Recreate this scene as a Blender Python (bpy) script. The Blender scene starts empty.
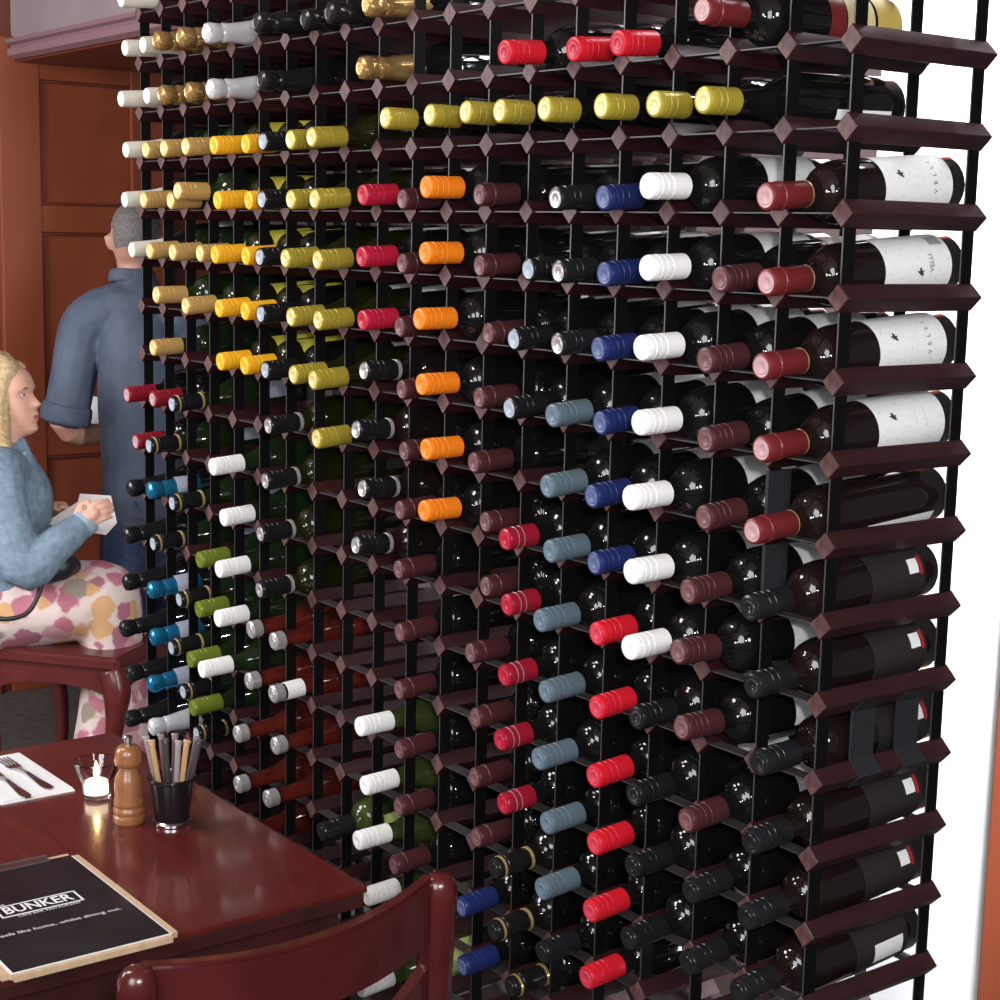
import bpy, bmesh, math, random
from math import sin, cos, pi, radians
from mathutils import Vector, Matrix
S = bpy.context.scene
COL = S.collection
RND = random.Random(7)
try:
    S.view_settings.view_transform = 'Standard'
    S.view_settings.look = 'None'
except Exception:
    pass

# ------------------------------------------------------------------ materials
def mat(name, col, rough=.5, metal=0., spec=.5, coat=0., trans=0., ior=1.45, emit=None, estr=0., sheen=0.):
    m = bpy.data.materials.new(name); m.use_nodes = True
    b = m.node_tree.nodes['Principled BSDF']
    b.inputs['Base Color'].default_value = (*col, 1)
    b.inputs['Roughness'].default_value = rough
    b.inputs['Metallic'].default_value = metal
    b.inputs['Specular IOR Level'].default_value = spec
    b.inputs['Coat Weight'].default_value = coat
    b.inputs['Coat Roughness'].default_value = .08
    b.inputs['Transmission Weight'].default_value = trans
    b.inputs['IOR'].default_value = ior
    if emit:
        b.inputs['Emission Color'].default_value = (*emit, 1)
        b.inputs['Emission Strength'].default_value = estr
    return m

def ramp(nt, stops, interp='LINEAR'):
    r = nt.nodes.new('ShaderNodeValToRGB'); r.color_ramp.interpolation = interp
    e = r.color_ramp.elements
    e[0].position, e[0].color = stops[0][0], (*stops[0][1], 1)
    e[1].position, e[1].color = stops[1][0], (*stops[1][1], 1)
    for p, c in stops[2:]:
        n = e.new(p); n.color = (*c, 1)
    return r

def coords(nt, scale, rot=(0, 0, 0), kind='Object'):
    tc = nt.nodes.new('ShaderNodeTexCoord'); mp = nt.nodes.new('ShaderNodeMapping')
    mp.inputs['Scale'].default_value = scale; mp.inputs['Rotation'].default_value = rot
    nt.links.new(tc.outputs[kind], mp.inputs[0]); return mp

def wood(name, c0, c1, scale, rough=.4, coat=0., bump=.05, spec=.5):
    m = mat(name, c0, rough, coat=coat, spec=spec); nt = m.node_tree; b = nt.nodes['Principled BSDF']
    mp = coords(nt, scale)
    n = nt.nodes.new('ShaderNodeTexNoise'); n.inputs['Scale'].default_value = 1; n.inputs['Detail'].default_value = 5
    n.inputs['Distortion'].default_value = 1.2
    nt.links.new(mp.outputs[0], n.inputs[0])
    r = ramp(nt, [(.3, c0), (.7, c1)])
    nt.links.new(n.outputs['Fac'], r.inputs[0]); nt.links.new(r.outputs[0], b.inputs['Base Color'])
    if bump:
        bp = nt.nodes.new('ShaderNodeBump'); bp.inputs['Strength'].default_value = bump; bp.inputs['Distance'].default_value = .01
        nt.links.new(n.outputs['Fac'], bp.inputs['Height']); nt.links.new(bp.outputs[0], b.inputs['Normal'])
    return m

def noisy(name, c0, c1, scale, rough=.6, bump=.1, coat=0., metal=0.):
    m = mat(name, c0, rough, coat=coat, metal=metal); nt = m.node_tree; b = nt.nodes['Principled BSDF']
    mp = coords(nt, (scale,) * 3)
    n = nt.nodes.new('ShaderNodeTexNoise'); n.inputs['Scale'].default_value = 1; n.inputs['Detail'].default_value = 4
    nt.links.new(mp.outputs[0], n.inputs[0])
    r = ramp(nt, [(.35, c0), (.65, c1)])
    nt.links.new(n.outputs['Fac'], r.inputs[0]); nt.links.new(r.outputs[0], b.inputs['Base Color'])
    if bump:
        bp = nt.nodes.new('ShaderNodeBump'); bp.inputs['Strength'].default_value = bump; bp.inputs['Distance'].default_value = .01
        nt.links.new(n.outputs['Fac'], bp.inputs['Height']); nt.links.new(bp.outputs[0], b.inputs['Normal'])
    return m

# ------------------------------------------------------------------ object helpers
def link(name, me, parent=None, m=None, loc=None, rot=None):
    o = bpy.data.objects.new(name, me); COL.objects.link(o)
    if parent is not None: o.parent = parent
    if m is not None and me is not None and not me.materials: me.materials.append(m)
    if loc is not None: o.location = loc
    if rot is not None: o.rotation_euler = rot
    return o

def tag(o, label=None, cat=None, group=None, kind=None):
    if label: o['label'] = label
    if cat: o['category'] = cat
    if group: o['group'] = group
    if kind: o['kind'] = kind
    return o

def thing(name, label, cat, loc=(0, 0, 0), rotz=0., group=None):
    o = bpy.data.objects.new(name, None); COL.objects.link(o)
    o.location = loc; o.rotation_euler = (0, 0, rotz); o.empty_display_size = .05
    return tag(o, label, cat, group)

def finish(bm, name, m=None, smooth=False):
    bmesh.ops.recalc_face_normals(bm, faces=bm.faces)
    me = bpy.data.meshes.new(name); bm.to_mesh(me); bm.free()
    if m is not None: me.materials.append(m)
    if smooth:
        for p in me.polygons: p.use_smooth = True
    return me

def box(bm, c, s, bev=0., rz=0.):
    r = bmesh.ops.create_cube(bm, size=1)
    M = Matrix.Translation(c) @ Matrix.Rotation(rz, 4, 'Z') @ Matrix.Diagonal((*s, 1))
    bmesh.ops.transform(bm, matrix=M, verts=r['verts'])
    if bev:
        es = list({e for v in r['verts'] for e in v.link_edges})
        bmesh.ops.bevel(bm, geom=es, offset=bev, segments=2, affect='EDGES', profile=.5)

def lathe(bm, prof, n=24, M=None, cap0=True, cap1=True):
    rings = []
    for r, z in prof:
        ring = []
        for k in range(n):
            a = 2 * pi * k / n; v = Vector((r * cos(a), r * sin(a), z))
            ring.append(bm.verts.new(M @ v if M else v))
        rings.append(ring)
    for A, B in zip(rings, rings[1:]):
        for k in range(n):
            bm.faces.new((A[k], A[(k + 1) % n], B[(k + 1) % n], B[k]))
    if cap0 and prof[0][0] > 1e-6: bm.faces.new(rings[0][::-1])
    if cap1 and prof[-1][0] > 1e-6: bm.faces.new(rings[-1])

def autosmooth(me, ang=35):
    for p in me.polygons: p.use_smooth = True
    try: me.set_sharp_from_angle(angle=radians(ang))
    except Exception: pass
    return me

def tube(bm, pts, n=12, close=True):
    """pts: (x,y,z,r); rings follow the path."""
    P = [Vector(p[:3]) for p in pts]; rings = []
    ref = None
    for k, p in enumerate(P):
        d = (P[min(k + 1, len(P) - 1)] - P[max(k - 1, 0)]).normalized()
        if ref is None:
            ref = Vector((0, 0, 1)) if abs(d.z) < .9 else Vector((1, 0, 0))
        u = (ref - d * ref.dot(d)).normalized(); w = d.cross(u); ref = u
        r = pts[k][3]
        rings.append([bm.verts.new(p + u * r * cos(2 * pi * j / n) + w * r * sin(2 * pi * j / n)) for j in range(n)])
    for A, B in zip(rings, rings[1:]):
        for j in range(n):
            bm.faces.new((A[j], A[(j + 1) % n], B[(j + 1) % n], B[j]))
    if close:
        bm.faces.new(rings[0][::-1]); bm.faces.new(rings[-1])

def spline(pts, m=6):
    """Catmull-Rom through points of any dimension."""
    out = []
    q = [pts[0]] + list(pts) + [pts[-1]]
    for k in range(1, len(q) - 2):
        for s in range(m):
            t = s / m
            out.append(tuple(.5 * (2 * b + (c - a) * t + (2 * a - 5 * b + 4 * c - d) * t * t + (3 * b - a - 3 * c + d) * t ** 3)
                             for a, b, c, d in zip(q[k - 1], q[k], q[k + 1], q[k + 2])))
    out.append(tuple(pts[-1])); return out

def sweep_strip(bm, path, up, w, h):
    """rectangular section swept along path (list of Vector); up = constant vector; w across, h along up"""
    rings = []
    for k, p in enumerate(path):
        d = (path[min(k + 1, len(path) - 1)] - path[max(k - 1, 0)]).normalized()
        s = d.cross(up).normalized()
        rings.append([bm.verts.new(p + s * a * w / 2 + up * b * h / 2) for a, b in ((-1, -1), (1, -1), (1, 1), (-1, 1))])
    for A, B in zip(rings, rings[1:]):
        for j in range(4): bm.faces.new((A[j], A[(j + 1) % 4], B[(j + 1) % 4], B[j]))
    bm.faces.new(rings[0][::-1]); bm.faces.new(rings[-1])

def text_mesh(body, size, align='CENTER', extrude=0., off=0.):
    c = bpy.data.curves.new('t', 'FONT'); c.body = body; c.size = size; c.align_x = align; c.align_y = 'CENTER'
    c.extrude = extrude; c.offset = off; c.resolution_u = 2
    o = bpy.data.objects.new('t', c); COL.objects.link(o)
    dg = bpy.context.evaluated_depsgraph_get()
    me = bpy.data.meshes.new_from_object(o.evaluated_get(dg))
    bpy.data.objects.remove(o); bpy.data.curves.remove(c)
    return me
# ------------------------------------------------------------------ camera
cam = bpy.data.cameras.new('camera'); camo = bpy.data.objects.new('camera', cam); COL.objects.link(camo)
cam.sensor_width = 36; cam.lens = 59.922; cam.clip_start = .05
camo.location = (1.32906, -1.48306, 1.67169); camo.rotation_euler = (1.412288, -.021717, .930111)
S.camera = camo

# ------------------------------------------------------------------ wine rack
CW, CH, DEP, ZT = .1, .09797, .246, 1.9        # cell width, cell height, depth, height of bar row 0
NC, R0, R1 = 19, -3, 19
def rowz(j): return ZT - j * CH
M_bar = wood('mahogany_bar', (.020, .0048, .0055), (.044, .0105, .0115), (40, 6, 40), .45, bump=.06)
M_end = wood('mahogany_end_grain', (.055, .024, .025), (.145, .069, .068), (60, 90, 25), .5, bump=.15)
M_steel = mat('black_steel', (.0040, .0036, .0038), .55, metal=.0, spec=.14)
M_steel2 = mat('grey_black_steel', (.022, .022, .026), .45, spec=.35)
M_strip = mat('worn_steel_strip', (.075, .068, .068), .42, metal=.4)

def bar_bm(bm, x, z, hd=.0175, y0=0., y1=DEP):
    a = [bm.verts.new((x + dx, y0, z + dz)) for dx, dz in ((hd, 0), (0, hd), (-hd, 0), (0, -hd))]
    b = [bm.verts.new((x + dx, y1, z + dz)) for dx, dz in ((hd, 0), (0, hd), (-hd, 0), (0, -hd))]
    f = bm.faces.new(a); f.material_index = 1
    f = bm.faces.new(b[::-1]); f.material_index = 1
    for k in range(4): bm.faces.new((a[k], b[k], b[(k + 1) % 4], a[(k + 1) % 4]))
rack = thing('wine_rack', 'tall dark wood and black steel wine rack with diamond ended bars', 'wine rack', (-.95, .123, 0))
def rk(name, me, m=None): 
    o = link(name, me, rack, m); o.location = (.95, -.123, 0); return o
bm = bmesh.new(); bar_bm(bm, 0, 0)
bmesh.ops.bevel(bm, geom=[e for e in bm.edges], offset=.0012, segments=1, affect='EDGES')
bar_me = finish(bm, 'wooden_bar', M_bar); bar_me.materials.append(M_end)
cells = [(i, j) for i in range(NC + 1) for j in range(R0, R1 + 1)]
vis = sorted([c for c in cells if -2 <= c[1] <= 12], key=lambda c: (c[0] * 1.0 + .02 * abs(c[1] - 5)))[:100]
rest = [c for c in cells if c not in set(vis)]
for i, j in vis:
    o = link('wooden_bar', bar_me, rack); o.location = (.95 - i * CW, -.123, rowz(j))
    o.rotation_euler = (0, RND.uniform(-.03, .03), 0)
bm = bmesh.new()
for i, j in rest: bar_bm(bm, -i * CW, rowz(j))
me = finish(bm, 'wooden_bar', M_bar); me.materials.append(M_end)
tag(rk('wooden_bar', me), kind='stuff')
SW = .021
for y0 in (.004, DEP - .004 - SW):
    for i in range(NC + 1):
        bm = bmesh.new(); zt, zb = rowz(R0), 0.
        box(bm, (-i * CW, y0 + SW / 2, (zt + zb) / 2), (.0022, SW, zt - zb))
        me = finish(bm, 'steel_upright', M_steel); me.materials.append(M_strip)
        for p in me.polygons:
            if p.normal.y < -.9: p.material_index = 1
        rk('steel_upright', me)
    for j in range(R0, R1 + 1):
        bm = bmesh.new()
        box(bm, (-NC * CW / 2, y0 + SW / 2, rowz(j)), (NC * CW, SW, .0016))
        rk('steel_cross_strip', finish(bm, 'steel_cross_strip', M_strip))
# doubled straps where two modules of the rack are joined
for yy in (.066, .150):
    bm = bmesh.new()
    pts = [(.0195, rowz(8) + .0), (.002, rowz(8) - .0185), (.002, rowz(9) + .0185), (.0195, rowz(9) + .0), (.002, rowz(9) - .0185)]
    fr = [[bm.verts.new((x, yy + s, z)) for x, z in pts] for s in (0, .042)]
    bk = [[bm.verts.new((x - .003, yy + s, z)) for x, z in pts] for s in (0, .042)]
    for k in range(4):
        bm.faces.new((fr[0][k], fr[1][k], fr[1][k + 1], fr[0][k + 1])); bm.faces.new((bk[0][k], bk[0][k + 1], bk[1][k + 1], bk[1][k]))
        for s in (0, 1): bm.faces.new((fr[s][k], fr[s][k + 1], bk[s][k + 1], bk[s][k]))
    rk('joint_strap', finish(bm, 'joint_strap', M_steel2))
bm = bmesh.new(); box(bm, (-.1, .022, (rowz(5) + rowz(7)) / 2), (.005, .04, CH * 2 - .04))
rk('joint_strap', finish(bm, 'joint_strap', M_steel2))

# ------------------------------------------------------------------ bottles
def glassm(name, c, trans=.0, rough=.06): return mat(name, c, rough, spec=.6, trans=trans, ior=1.5)
G = dict(black=glassm('black_glass', (.006, .006, .0065)), brown=glassm('brown_black_glass', (.012, .007, .006)),
         green=glassm('green_glass', (.009, .020, .007)), dkolive=glassm('dark_olive_glass', (.012, .013, .003)),
         rose=noisy('rose_wine_glass', (.022, .006, .006), (.15, .018, .010), 22, .08, 0), pale=noisy('pale_green_glass', (.007, .010, .004), (.050, .075, .018), 24, .08, 0))  # rose mottling puts light glowing through the glass into the colour
def capm(name, c, rough=.38, metal=0.): return mat(name, c, rough, metal=metal, spec=.5)
K = dict(white=capm('white_cap', (.90, .90, .88)), cream=capm('cream_cap', (.72, .68, .60)), tan=capm('tan_gold_cap', (.60, .38, .13), .35, .25),
         yellow=capm('yellow_cap', (.92, .46, .02)), olive=capm('olive_gold_cap', (.42, .33, .04), .33, .2), orange=capm('orange_cap', (.92, .23, .012)),
         crimson=capm('crimson_cap', (.46, .012, .04)), darkred=capm('deep_red_cap', (.30, .010, .026), .25), claret=capm('claret_cap', (.24, .008, .022)), red=capm('red_cap', (.62, .012, .025)), maroon=capm('plum_cap', (.062, .017, .019)),
         wine=capm('wine_red_cap', (.15, .016, .018)), navy=capm('navy_cap', (.012, .022, .11)), grey=capm('grey_blue_cap', (.10, .145, .18)),
         green=capm('leaf_green_cap', (.17, .22, .025), .33, .2), blue=capm('blue_foil', (.03, .27, .52), .22, .7), black=capm('black_cap', (.010, .010, .011), .25),
         silver=capm('silver_cap', (.62, .60, .60), .28, .6), goldfoil=capm('crumpled_gold_foil', (.58, .36, .14), .26, .75), goldring=capm('gold_ring', (.75, .52, .22), .3, .6),
         silverfoil=capm('silver_white_foil', (.72, .72, .76), .28, .3), pink=capm('pink_disc', (.50, .30, .32)), lgrey=capm('pale_blue_disc', (.38, .44, .52)),
         goldpale=capm('pale_gold_disc', (.80, .66, .28), .35, .2), plumdisc=capm('mauve_disc', (.17, .075, .082)), navydisc=capm('dusty_blue_disc', (.10, .13, .27)),
         greydisc=capm('slate_disc', (.13, .19, .25)), reddisc=capm('rosy_red_disc', (.62, .05, .09)), copper=capm('coppery_gold', (.55, .33, .13), .3, .5), dark=capm('charcoal_cap', (.013, .013, .015), .22))
def paper(name, c, ink=.8):
    m = mat(name, c, .55); nt = m.node_tree; b = nt.nodes['Principled BSDF']
    mp = coords(nt, (120, 120, 260)); n = nt.nodes.new('ShaderNodeTexNoise'); n.inputs['Scale'].default_value = 1.3
    nt.links.new(mp.outputs[0], n.inputs[0])
    r = ramp(nt, [(.58, c), (.72, tuple(x * ink for x in c))]); nt.links.new(n.outputs['Fac'], r.inputs[0]); nt.links.new(r.outputs[0], b.inputs['Base Color'])
    return m
PAP = dict(white=paper('white_label_paper', (.90, .91, .90)), yellow=paper('yellow_label_paper', (.92, .82, .10), .9), lime=paper('lime_label_paper', (.55, .66, .22)),
           dark=paper('charcoal_label_paper', (.022, .018, .017)), cream=paper('cream_label_paper', (.70, .60, .30)), gold=paper('gold_label_paper', (.58, .42, .10)),
           silver=paper('silver_label_paper', (.42, .45, .55)), amber=paper('orange_label_paper', (.80, .33, .04)))
M_ink = mat('dark_label_ink', (.04, .035, .035), .6); M_ink2 = mat('grey_label_ink', (.35, .36, .36), .6)
M_redink = mat('red_label_edge', (.45, .02, .03), .5)

RB, RN = .0385, .0144
def body_prof(kind, L):
    if kind in ('bordeaux', 'square'):
        h0 = L - (.128 if kind == 'bordeaux' else .104)
        p = [(.030, .004), (.0352, .0), (.0372, .003), (RB, .008), (RB, h0)]
        p += [(RN + .0018 + (RB - RN - .0018) * cos(t * pi / 2) ** .8, h0 + (.036 if kind == 'bordeaux' else .024) * sin(t * pi / 2) + .006 * t) for t in (.12, .25, .4, .55, .7, .82, .92)]
        p += [(.0156, h0 + (.050 if kind == 'bordeaux' else .036)), (RN, L - .062), (RN - .0004, L - .004), (RN - .002, L - .003)]
    elif kind == 'burgundy':
        p = [(.030, .004), (.036, .0), (.0385, .003), (.0395, .008), (.0395, .160)]
        p += [(.0145 + .025 * (.5 + .5 * cos(pi * t)), .160 + .085 * t) for t in (.1, .2, .3, .4, .5, .6, .7, .8, .9)]
        p += [(RN, .258), (RN - .0004, L - .004), (RN - .002, L - .003)]
    else:
        p = [(.032, .004), (.039, .0), (.0415, .004), (.0425, .010), (.0425, .150)]
        p += [(.0148 + .0277 * (.5 + .5 * cos(pi * t)), .150 + .10 * t) for t in (.1, .2, .3, .4, .5, .6, .7, .8, .9)]
        p += [(.0145, .262), (.0135, L - .004), (.012, L - .003)]
    return p
CACHE = {}
def body_me(kind, L, g):
    k = ('b', kind, L, g)
    if k not in CACHE:
        bm = bmesh.new(); lathe(bm, body_prof(kind, L), 28); CACHE[k] = autosmooth(finish(bm, 'glass_body', G[g]), 40)
    return CACHE[k]
def cap_me(kind, L, c, disc):
    k = ('c', kind, L, c, disc)
    if k in CACHE: return CACHE[k]
    R = .0166
    if kind == 'screw':
        p = [(R - .0012, L - .062), (R, L - .061), (R, L - .032), (R - .0007, L - .0315), (R - .0007, L - .030), (R, L - .0295), (R, L - .022), (R - .0007, L - .0215),
             (R - .0007, L - .020), (R + .0002, L - .0195), (R + .0002, L - .013), (R - .0009, L - .0125), (R - .0009, L - .011), (R, L - .0105), (R, L - .003), (R - .0012, L - .0008), (R - .004, L)]
    elif kind == 'stub':
        p = [(R - .0012, L - .052), (R, L - .051), (R, L - .026), (R - .0008, L - .0255), (R - .0008, L - .024), (R, L - .0235), (R, L - .016), (R - .0008, L - .0155), (R - .0008, L - .014), (R, L - .0135), (R, L - .003), (R - .0012, L - .0008), (R - .004, L)]
    elif kind == 'foil':
        p = [(R - .0008, L - .065), (R - .0004, L - .064), (R - .0008, L - .025), (R + .0006, L - .024), (R + .0006, L - .019), (R - .0004, L - .018), (R, L - .004), (R - .0015, L - .001), (R - .004, L)]
    elif kind == 'champ':
        p = [(.0262, L - .125), (.0232, L - .105), (.0195, L - .075), (.0165, L - .045), (.0172, L - .035), (.0150, L - .031), (.0168, L - .026), (.0182, L - .017), (.0185, L - .010), (.0165, L - .003), (.011, L)]
    elif kind == 'sleeve':      # smooth long champagne sleeve without a bulge
        p = [(.0205, L - .085), (.0180, L - .07), (.0166, L - .055), (.0162, L - .006), (.0150, L - .0015), (.012, L)]
    elif kind == 'crown':
        p = [(.0150, L - .022), (.0162, L - .021), (.0168, L - .016), (.0160, L - .012), (.0168, L - .008), (.0166, L - .003), (.014, L - .0005), (.011, L)]
    bm = bmesh.new(); lathe(bm, p, 24, cap0=False, cap1=False)
    if c in ('goldfoil', 'copper', 'silverfoil', 'blue') and kind == 'champ':
        rr = random.Random(3)
        for v in bm.verts:
            if v.co.z < L - .002:
                s = 1 + rr.uniform(-.06, .06); v.co.x *= s; v.co.y *= s
    n0 = len(bm.faces)
    r0, z0 = p[-1]
    prof = [(r0, z0), (r0 * .78, z0 - .0006), (r0 * .72, z0 + .0002), (r0 * .40, z0 + .0002), (r0 * .34, z0 - .0004), (r0 * .05, z0 - .0004)]
    lathe(bm, prof, 24, cap0=False)
    bm.faces.ensure_lookup_table()
    for f in bm.faces[n0:]: f.material_index = 1
    me = finish(bm, 'capsule', K[c]); me.materials.append(K[disc])
    CACHE[k] = autosmooth(me, 40); return CACHE[k]
def ring_me(L, z0, z1, r, c):
    k = ('r', L, z0, z1, r, c)
    if k not in CACHE:
        bm = bmesh.new(); lathe(bm, [(r - .001, L - z0), (r, L - z0 + .0003), (r, L - z1 - .0003), (r - .001, L - z1)], 24, cap0=False, cap1=False)
        CACHE[k] = autosmooth(finish(bm, 'cap_ring', K[c]), 40)
    return CACHE[k]
def arc_faces(bm, r, a0, a1, z0, z1, n=18, mi=0):
    vs = [[bm.verts.new((r * cos(radians(a0 + (a1 - a0) * k / n)), -r * sin(radians(a0 + (a1 - a0) * k / n)), z)) for k in range(n + 1)] for z in (z0, z1)]
    for k in range(n):
        f = bm.faces.new((vs[0][k], vs[1][k], vs[1][k + 1], vs[0][k + 1])); f.material_index = mi; f.smooth = True
def arc_me(name, m, r, a0, a1, z0, z1):
    k = (name, m.name, r, a0, a1, z0, z1)
    if k not in CACHE:
        bm = bmesh.new(); arc_faces(bm, r, a0, a1, z0, z1); CACHE[k] = finish(bm, name, m)
    return CACHE[k]
def wrap_text(body, size, r, a_c, z_c, m):
    """text running round the bottle, read with the bottle standing up"""
    k = ('t', body, size, r, a_c, z_c)
    if k not in CACHE:
        me = text_mesh(body, size)
        for v in me.vertices:
            a = radians(a_c) - v.co.x / r; z = z_c + v.co.y
            v.co = (r * cos(a), -r * sin(a), z)
        me.materials.clear(); me.materials.append(m); CACHE[k] = me
    return CACHE[k]
def emblem_me(r, a_c, z_c):
    k = ('e', r, a_c, z_c)
    if k not in CACHE:
        bm = bmesh.new(); rr = random.Random(5); n = 14; pts = []
        for q in range(n):
            rad = .0058 * rr.choice((.45, .7, 1., 1.25))
            pts.append((rad * cos(2 * pi * q / n), rad * sin(2 * pi * q / n)))
        vs = []
        for u, w in pts:
            a = radians(a_c) - u / r; vs.append(bm.verts.new((r * cos(a), -r * sin(a), z_c + w)))
        bm.faces.new(vs); CACHE[k] = finish(bm, 'label_emblem', M_ink)
    return CACHE[k]

# kind: (words, plural colour words, cap kind, cap colour, disc colour, body, length, glass, label paper or None, label arc (deg from the top towards the rack's right end), label z range)
KIND = {
 'WC': ('white foil', 'foil', 'sleeve', 'cream', 'white', 'champagne', .31, 'black', 'white', (-40, 100), (.04, .12)),
 'GF': ('crumpled gold foil', 'foil', 'champ', 'goldfoil', 'goldfoil', 'champagne', .32, 'black', None, 0, 0),
 'SF': ('silver white foil', 'foil', 'champ', 'silverfoil', 'silverfoil', 'champagne', .32, 'black', None, 0, 0),
 'BKF': ('black foil', 'foil', 'champ', 'black', 'dark', 'champagne', .32, 'black', 'silver', (-30, 80), (.04, .12)),
 'GD': ('ribbed tan gold cap', 'cap', 'screw', 'tan', 'goldpale', 'bordeaux', .313, 'green', None, 0, 0),
 'YL': ('bright yellow cap', 'cap', 'screw', 'yellow', 'yellow', 'square', .313, 'dkolive', 'yellow', (15, 140), (.115, .207)),
 'BKS': ('black cap with pale blue end', 'cap', 'screw', 'black', 'lgrey', 'bordeaux', .313, 'black', 'white', (60, 130), (.05, .12)),
 'OG': ('olive gold cap', 'cap', 'screw', 'olive', 'goldpale', 'burgundy', .313, 'dkolive', 'white', (10, 70), (.06, .12)),
 'OG2': ('olive gold cap', 'cap', 'stub', 'olive', 'goldpale', 'burgundy', .32, 'black', 'white', (100, 170), (.03, .13)),
 'RD': ('crimson cap', 'cap', 'screw', 'crimson', 'crimson', 'bordeaux', .313, 'black', 'white', (-60, 30), (.05, .12)),
 'RDT': ('crimson cap', 'cap', 'screw', 'red', 'crimson', 'bordeaux', .318, 'black', 'white', (-60, 30), (.05, .12)),
 'RDL': ('dark crimson cap', 'cap', 'screw', 'claret', 'pink', 'bordeaux', .313, 'black', None, 0, 0),
 'MRT': ('dark red foil', 'foil', 'foil', 'wine', 'pink', 'bordeaux', .315, 'black', 'cream', (0, 170), (.055, .105)),
 'MR1': ('plum brown cap', 'cap', 'foil', 'maroon', 'plumdisc', 'bordeaux', .313, 'black', 'white', (-70, 10), (.05, .12)),
 'OR': ('bright orange cap', 'cap', 'screw', 'orange', 'orange', 'bordeaux', .315, 'black', 'white', (-70, 10), (.05, .12)),
 'MR2': ('plum brown cap', 'cap', 'foil', 'maroon', 'plumdisc', 'bordeaux', .318, 'black', 'white', (-70, 20), (.05, .12)),
 'BSa': ('black cap with olive grey end', 'cap', 'screw', 'dark', 'silver', 'bordeaux', .313, 'black', 'white', (-70, 30), (.05, .12)),
 'BSb': ('black cap with pale silver end', 'cap', 'screw', 'black', 'lgrey', 'bordeaux', .313, 'black', 'white', (-70, 20), (.05, .12)),
 'BSc': ('black cap with pale silver end', 'cap', 'screw', 'black', 'silver', 'bordeaux', .313, 'brown', 'white', (-40, 30), (.03, .10)),
 'BSd': ('black cap with silver ring', 'cap', 'screw', 'black', 'silver', 'bordeaux', .313, 'dkolive', None, 0, 0),
 'NB': ('navy blue cap', 'cap', 'screw', 'navy', 'navydisc', 'bordeaux', .315, 'black', 'white', (-80, 60), (.05, .14)),
 'NBL': ('navy blue cap', 'cap', 'screw', 'navy', 'navydisc', 'bordeaux', .313, 'black', None, 0, 0),
 'WH': ('white cap', 'cap', 'screw', 'white', 'white', 'bordeaux', .318, 'black', 'white', (-80, 100), (.05, .145)),
 'GB': ('grey blue cap', 'cap', 'screw', 'grey', 'greydisc', 'bordeaux', .313, 'black', 'white', (-80, 50), (.05, .14)),
 'RD2': ('dark red cap with silvery ridges', 'cap', 'stub', 'darkred', 'crimson', 'bordeaux', .306, 'black', None, 0, 0),
 'RD3': ('bright red cap', 'cap', 'screw', 'red', 'reddisc', 'bordeaux', .306, 'black', 'white', (-80, 60), (.05, .13)),
 'MR3': ('purple brown ringed cap', 'cap', 'screw', 'maroon', 'plumdisc', 'bordeaux', .313, 'black', 'white', (-60, 110), (.05, .145)),
 'MR4': ('wine red foil with gold seal', 'foil', 'foil', 'wine', 'pink', 'bordeaux', .316, 'brown', 'white', (-8, 150), (.028, .152)),
 'BK0': ('black ringed cap', 'cap', 'screw', 'dark', 'dark', 'bordeaux', .306, 'brown', 'dark', (10, 150), (.03, .13)),
 'BK2': ('black ringed cap', 'cap', 'screw', 'dark', 'dark', 'bordeaux', .306, 'black', 'white', (-70, 30), (.03, .13)),
 'BK3': ('black ringed cap', 'cap', 'screw', 'black', 'dark', 'bordeaux', .313, 'black', 'white', (-60, 70), (.05, .14)),
 'BKG': ('black foil with gold rings', 'foil', 'foil', 'black', 'lgrey', 'burgundy', .313, 'green', 'silver', (0, 100), (.06, .13)),
 'BKG2': ('black foil with two gold rings', 'foil', 'foil', 'black', 'dark', 'bordeaux', .313, 'black', 'white', (-70, 20), (.05, .12)),
 'BK5': ('black ringed cap', 'cap', 'screw', 'dark', 'dark', 'bordeaux', .306, 'black', None, 0, 0),
 'BL': ('metallic blue foil', 'foil', 'champ', 'blue', 'blue', 'champagne', .32, 'black', 'silver', (-30, 80), (.05, .12)),
 'WHL': ('white cap', 'cap', 'screw', 'white', 'white', 'burgundy', .313, 'green', None, 0, 0),
 'GRN': ('leaf green cap', 'cap', 'screw', 'green', 'green', 'burgundy', .313, 'green', None, 0, 0),
 'SV': ('silver crown over red glass', 'crown', 'crown', 'silver', 'silver', 'burgundy', .313, 'rose', None, 0, 0),
 'WHM': ('white cap', 'cap', 'screw', 'white', 'white', 'burgundy', .313, 'pale', 'lime', (20, 130), (.10, .158)),
 'BKM': ('dull black cap', 'cap', 'screw', 'dark', 'dark', 'square', .306, 'pale', 'lime', (70, 150), (.13, .20)),
}
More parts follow.
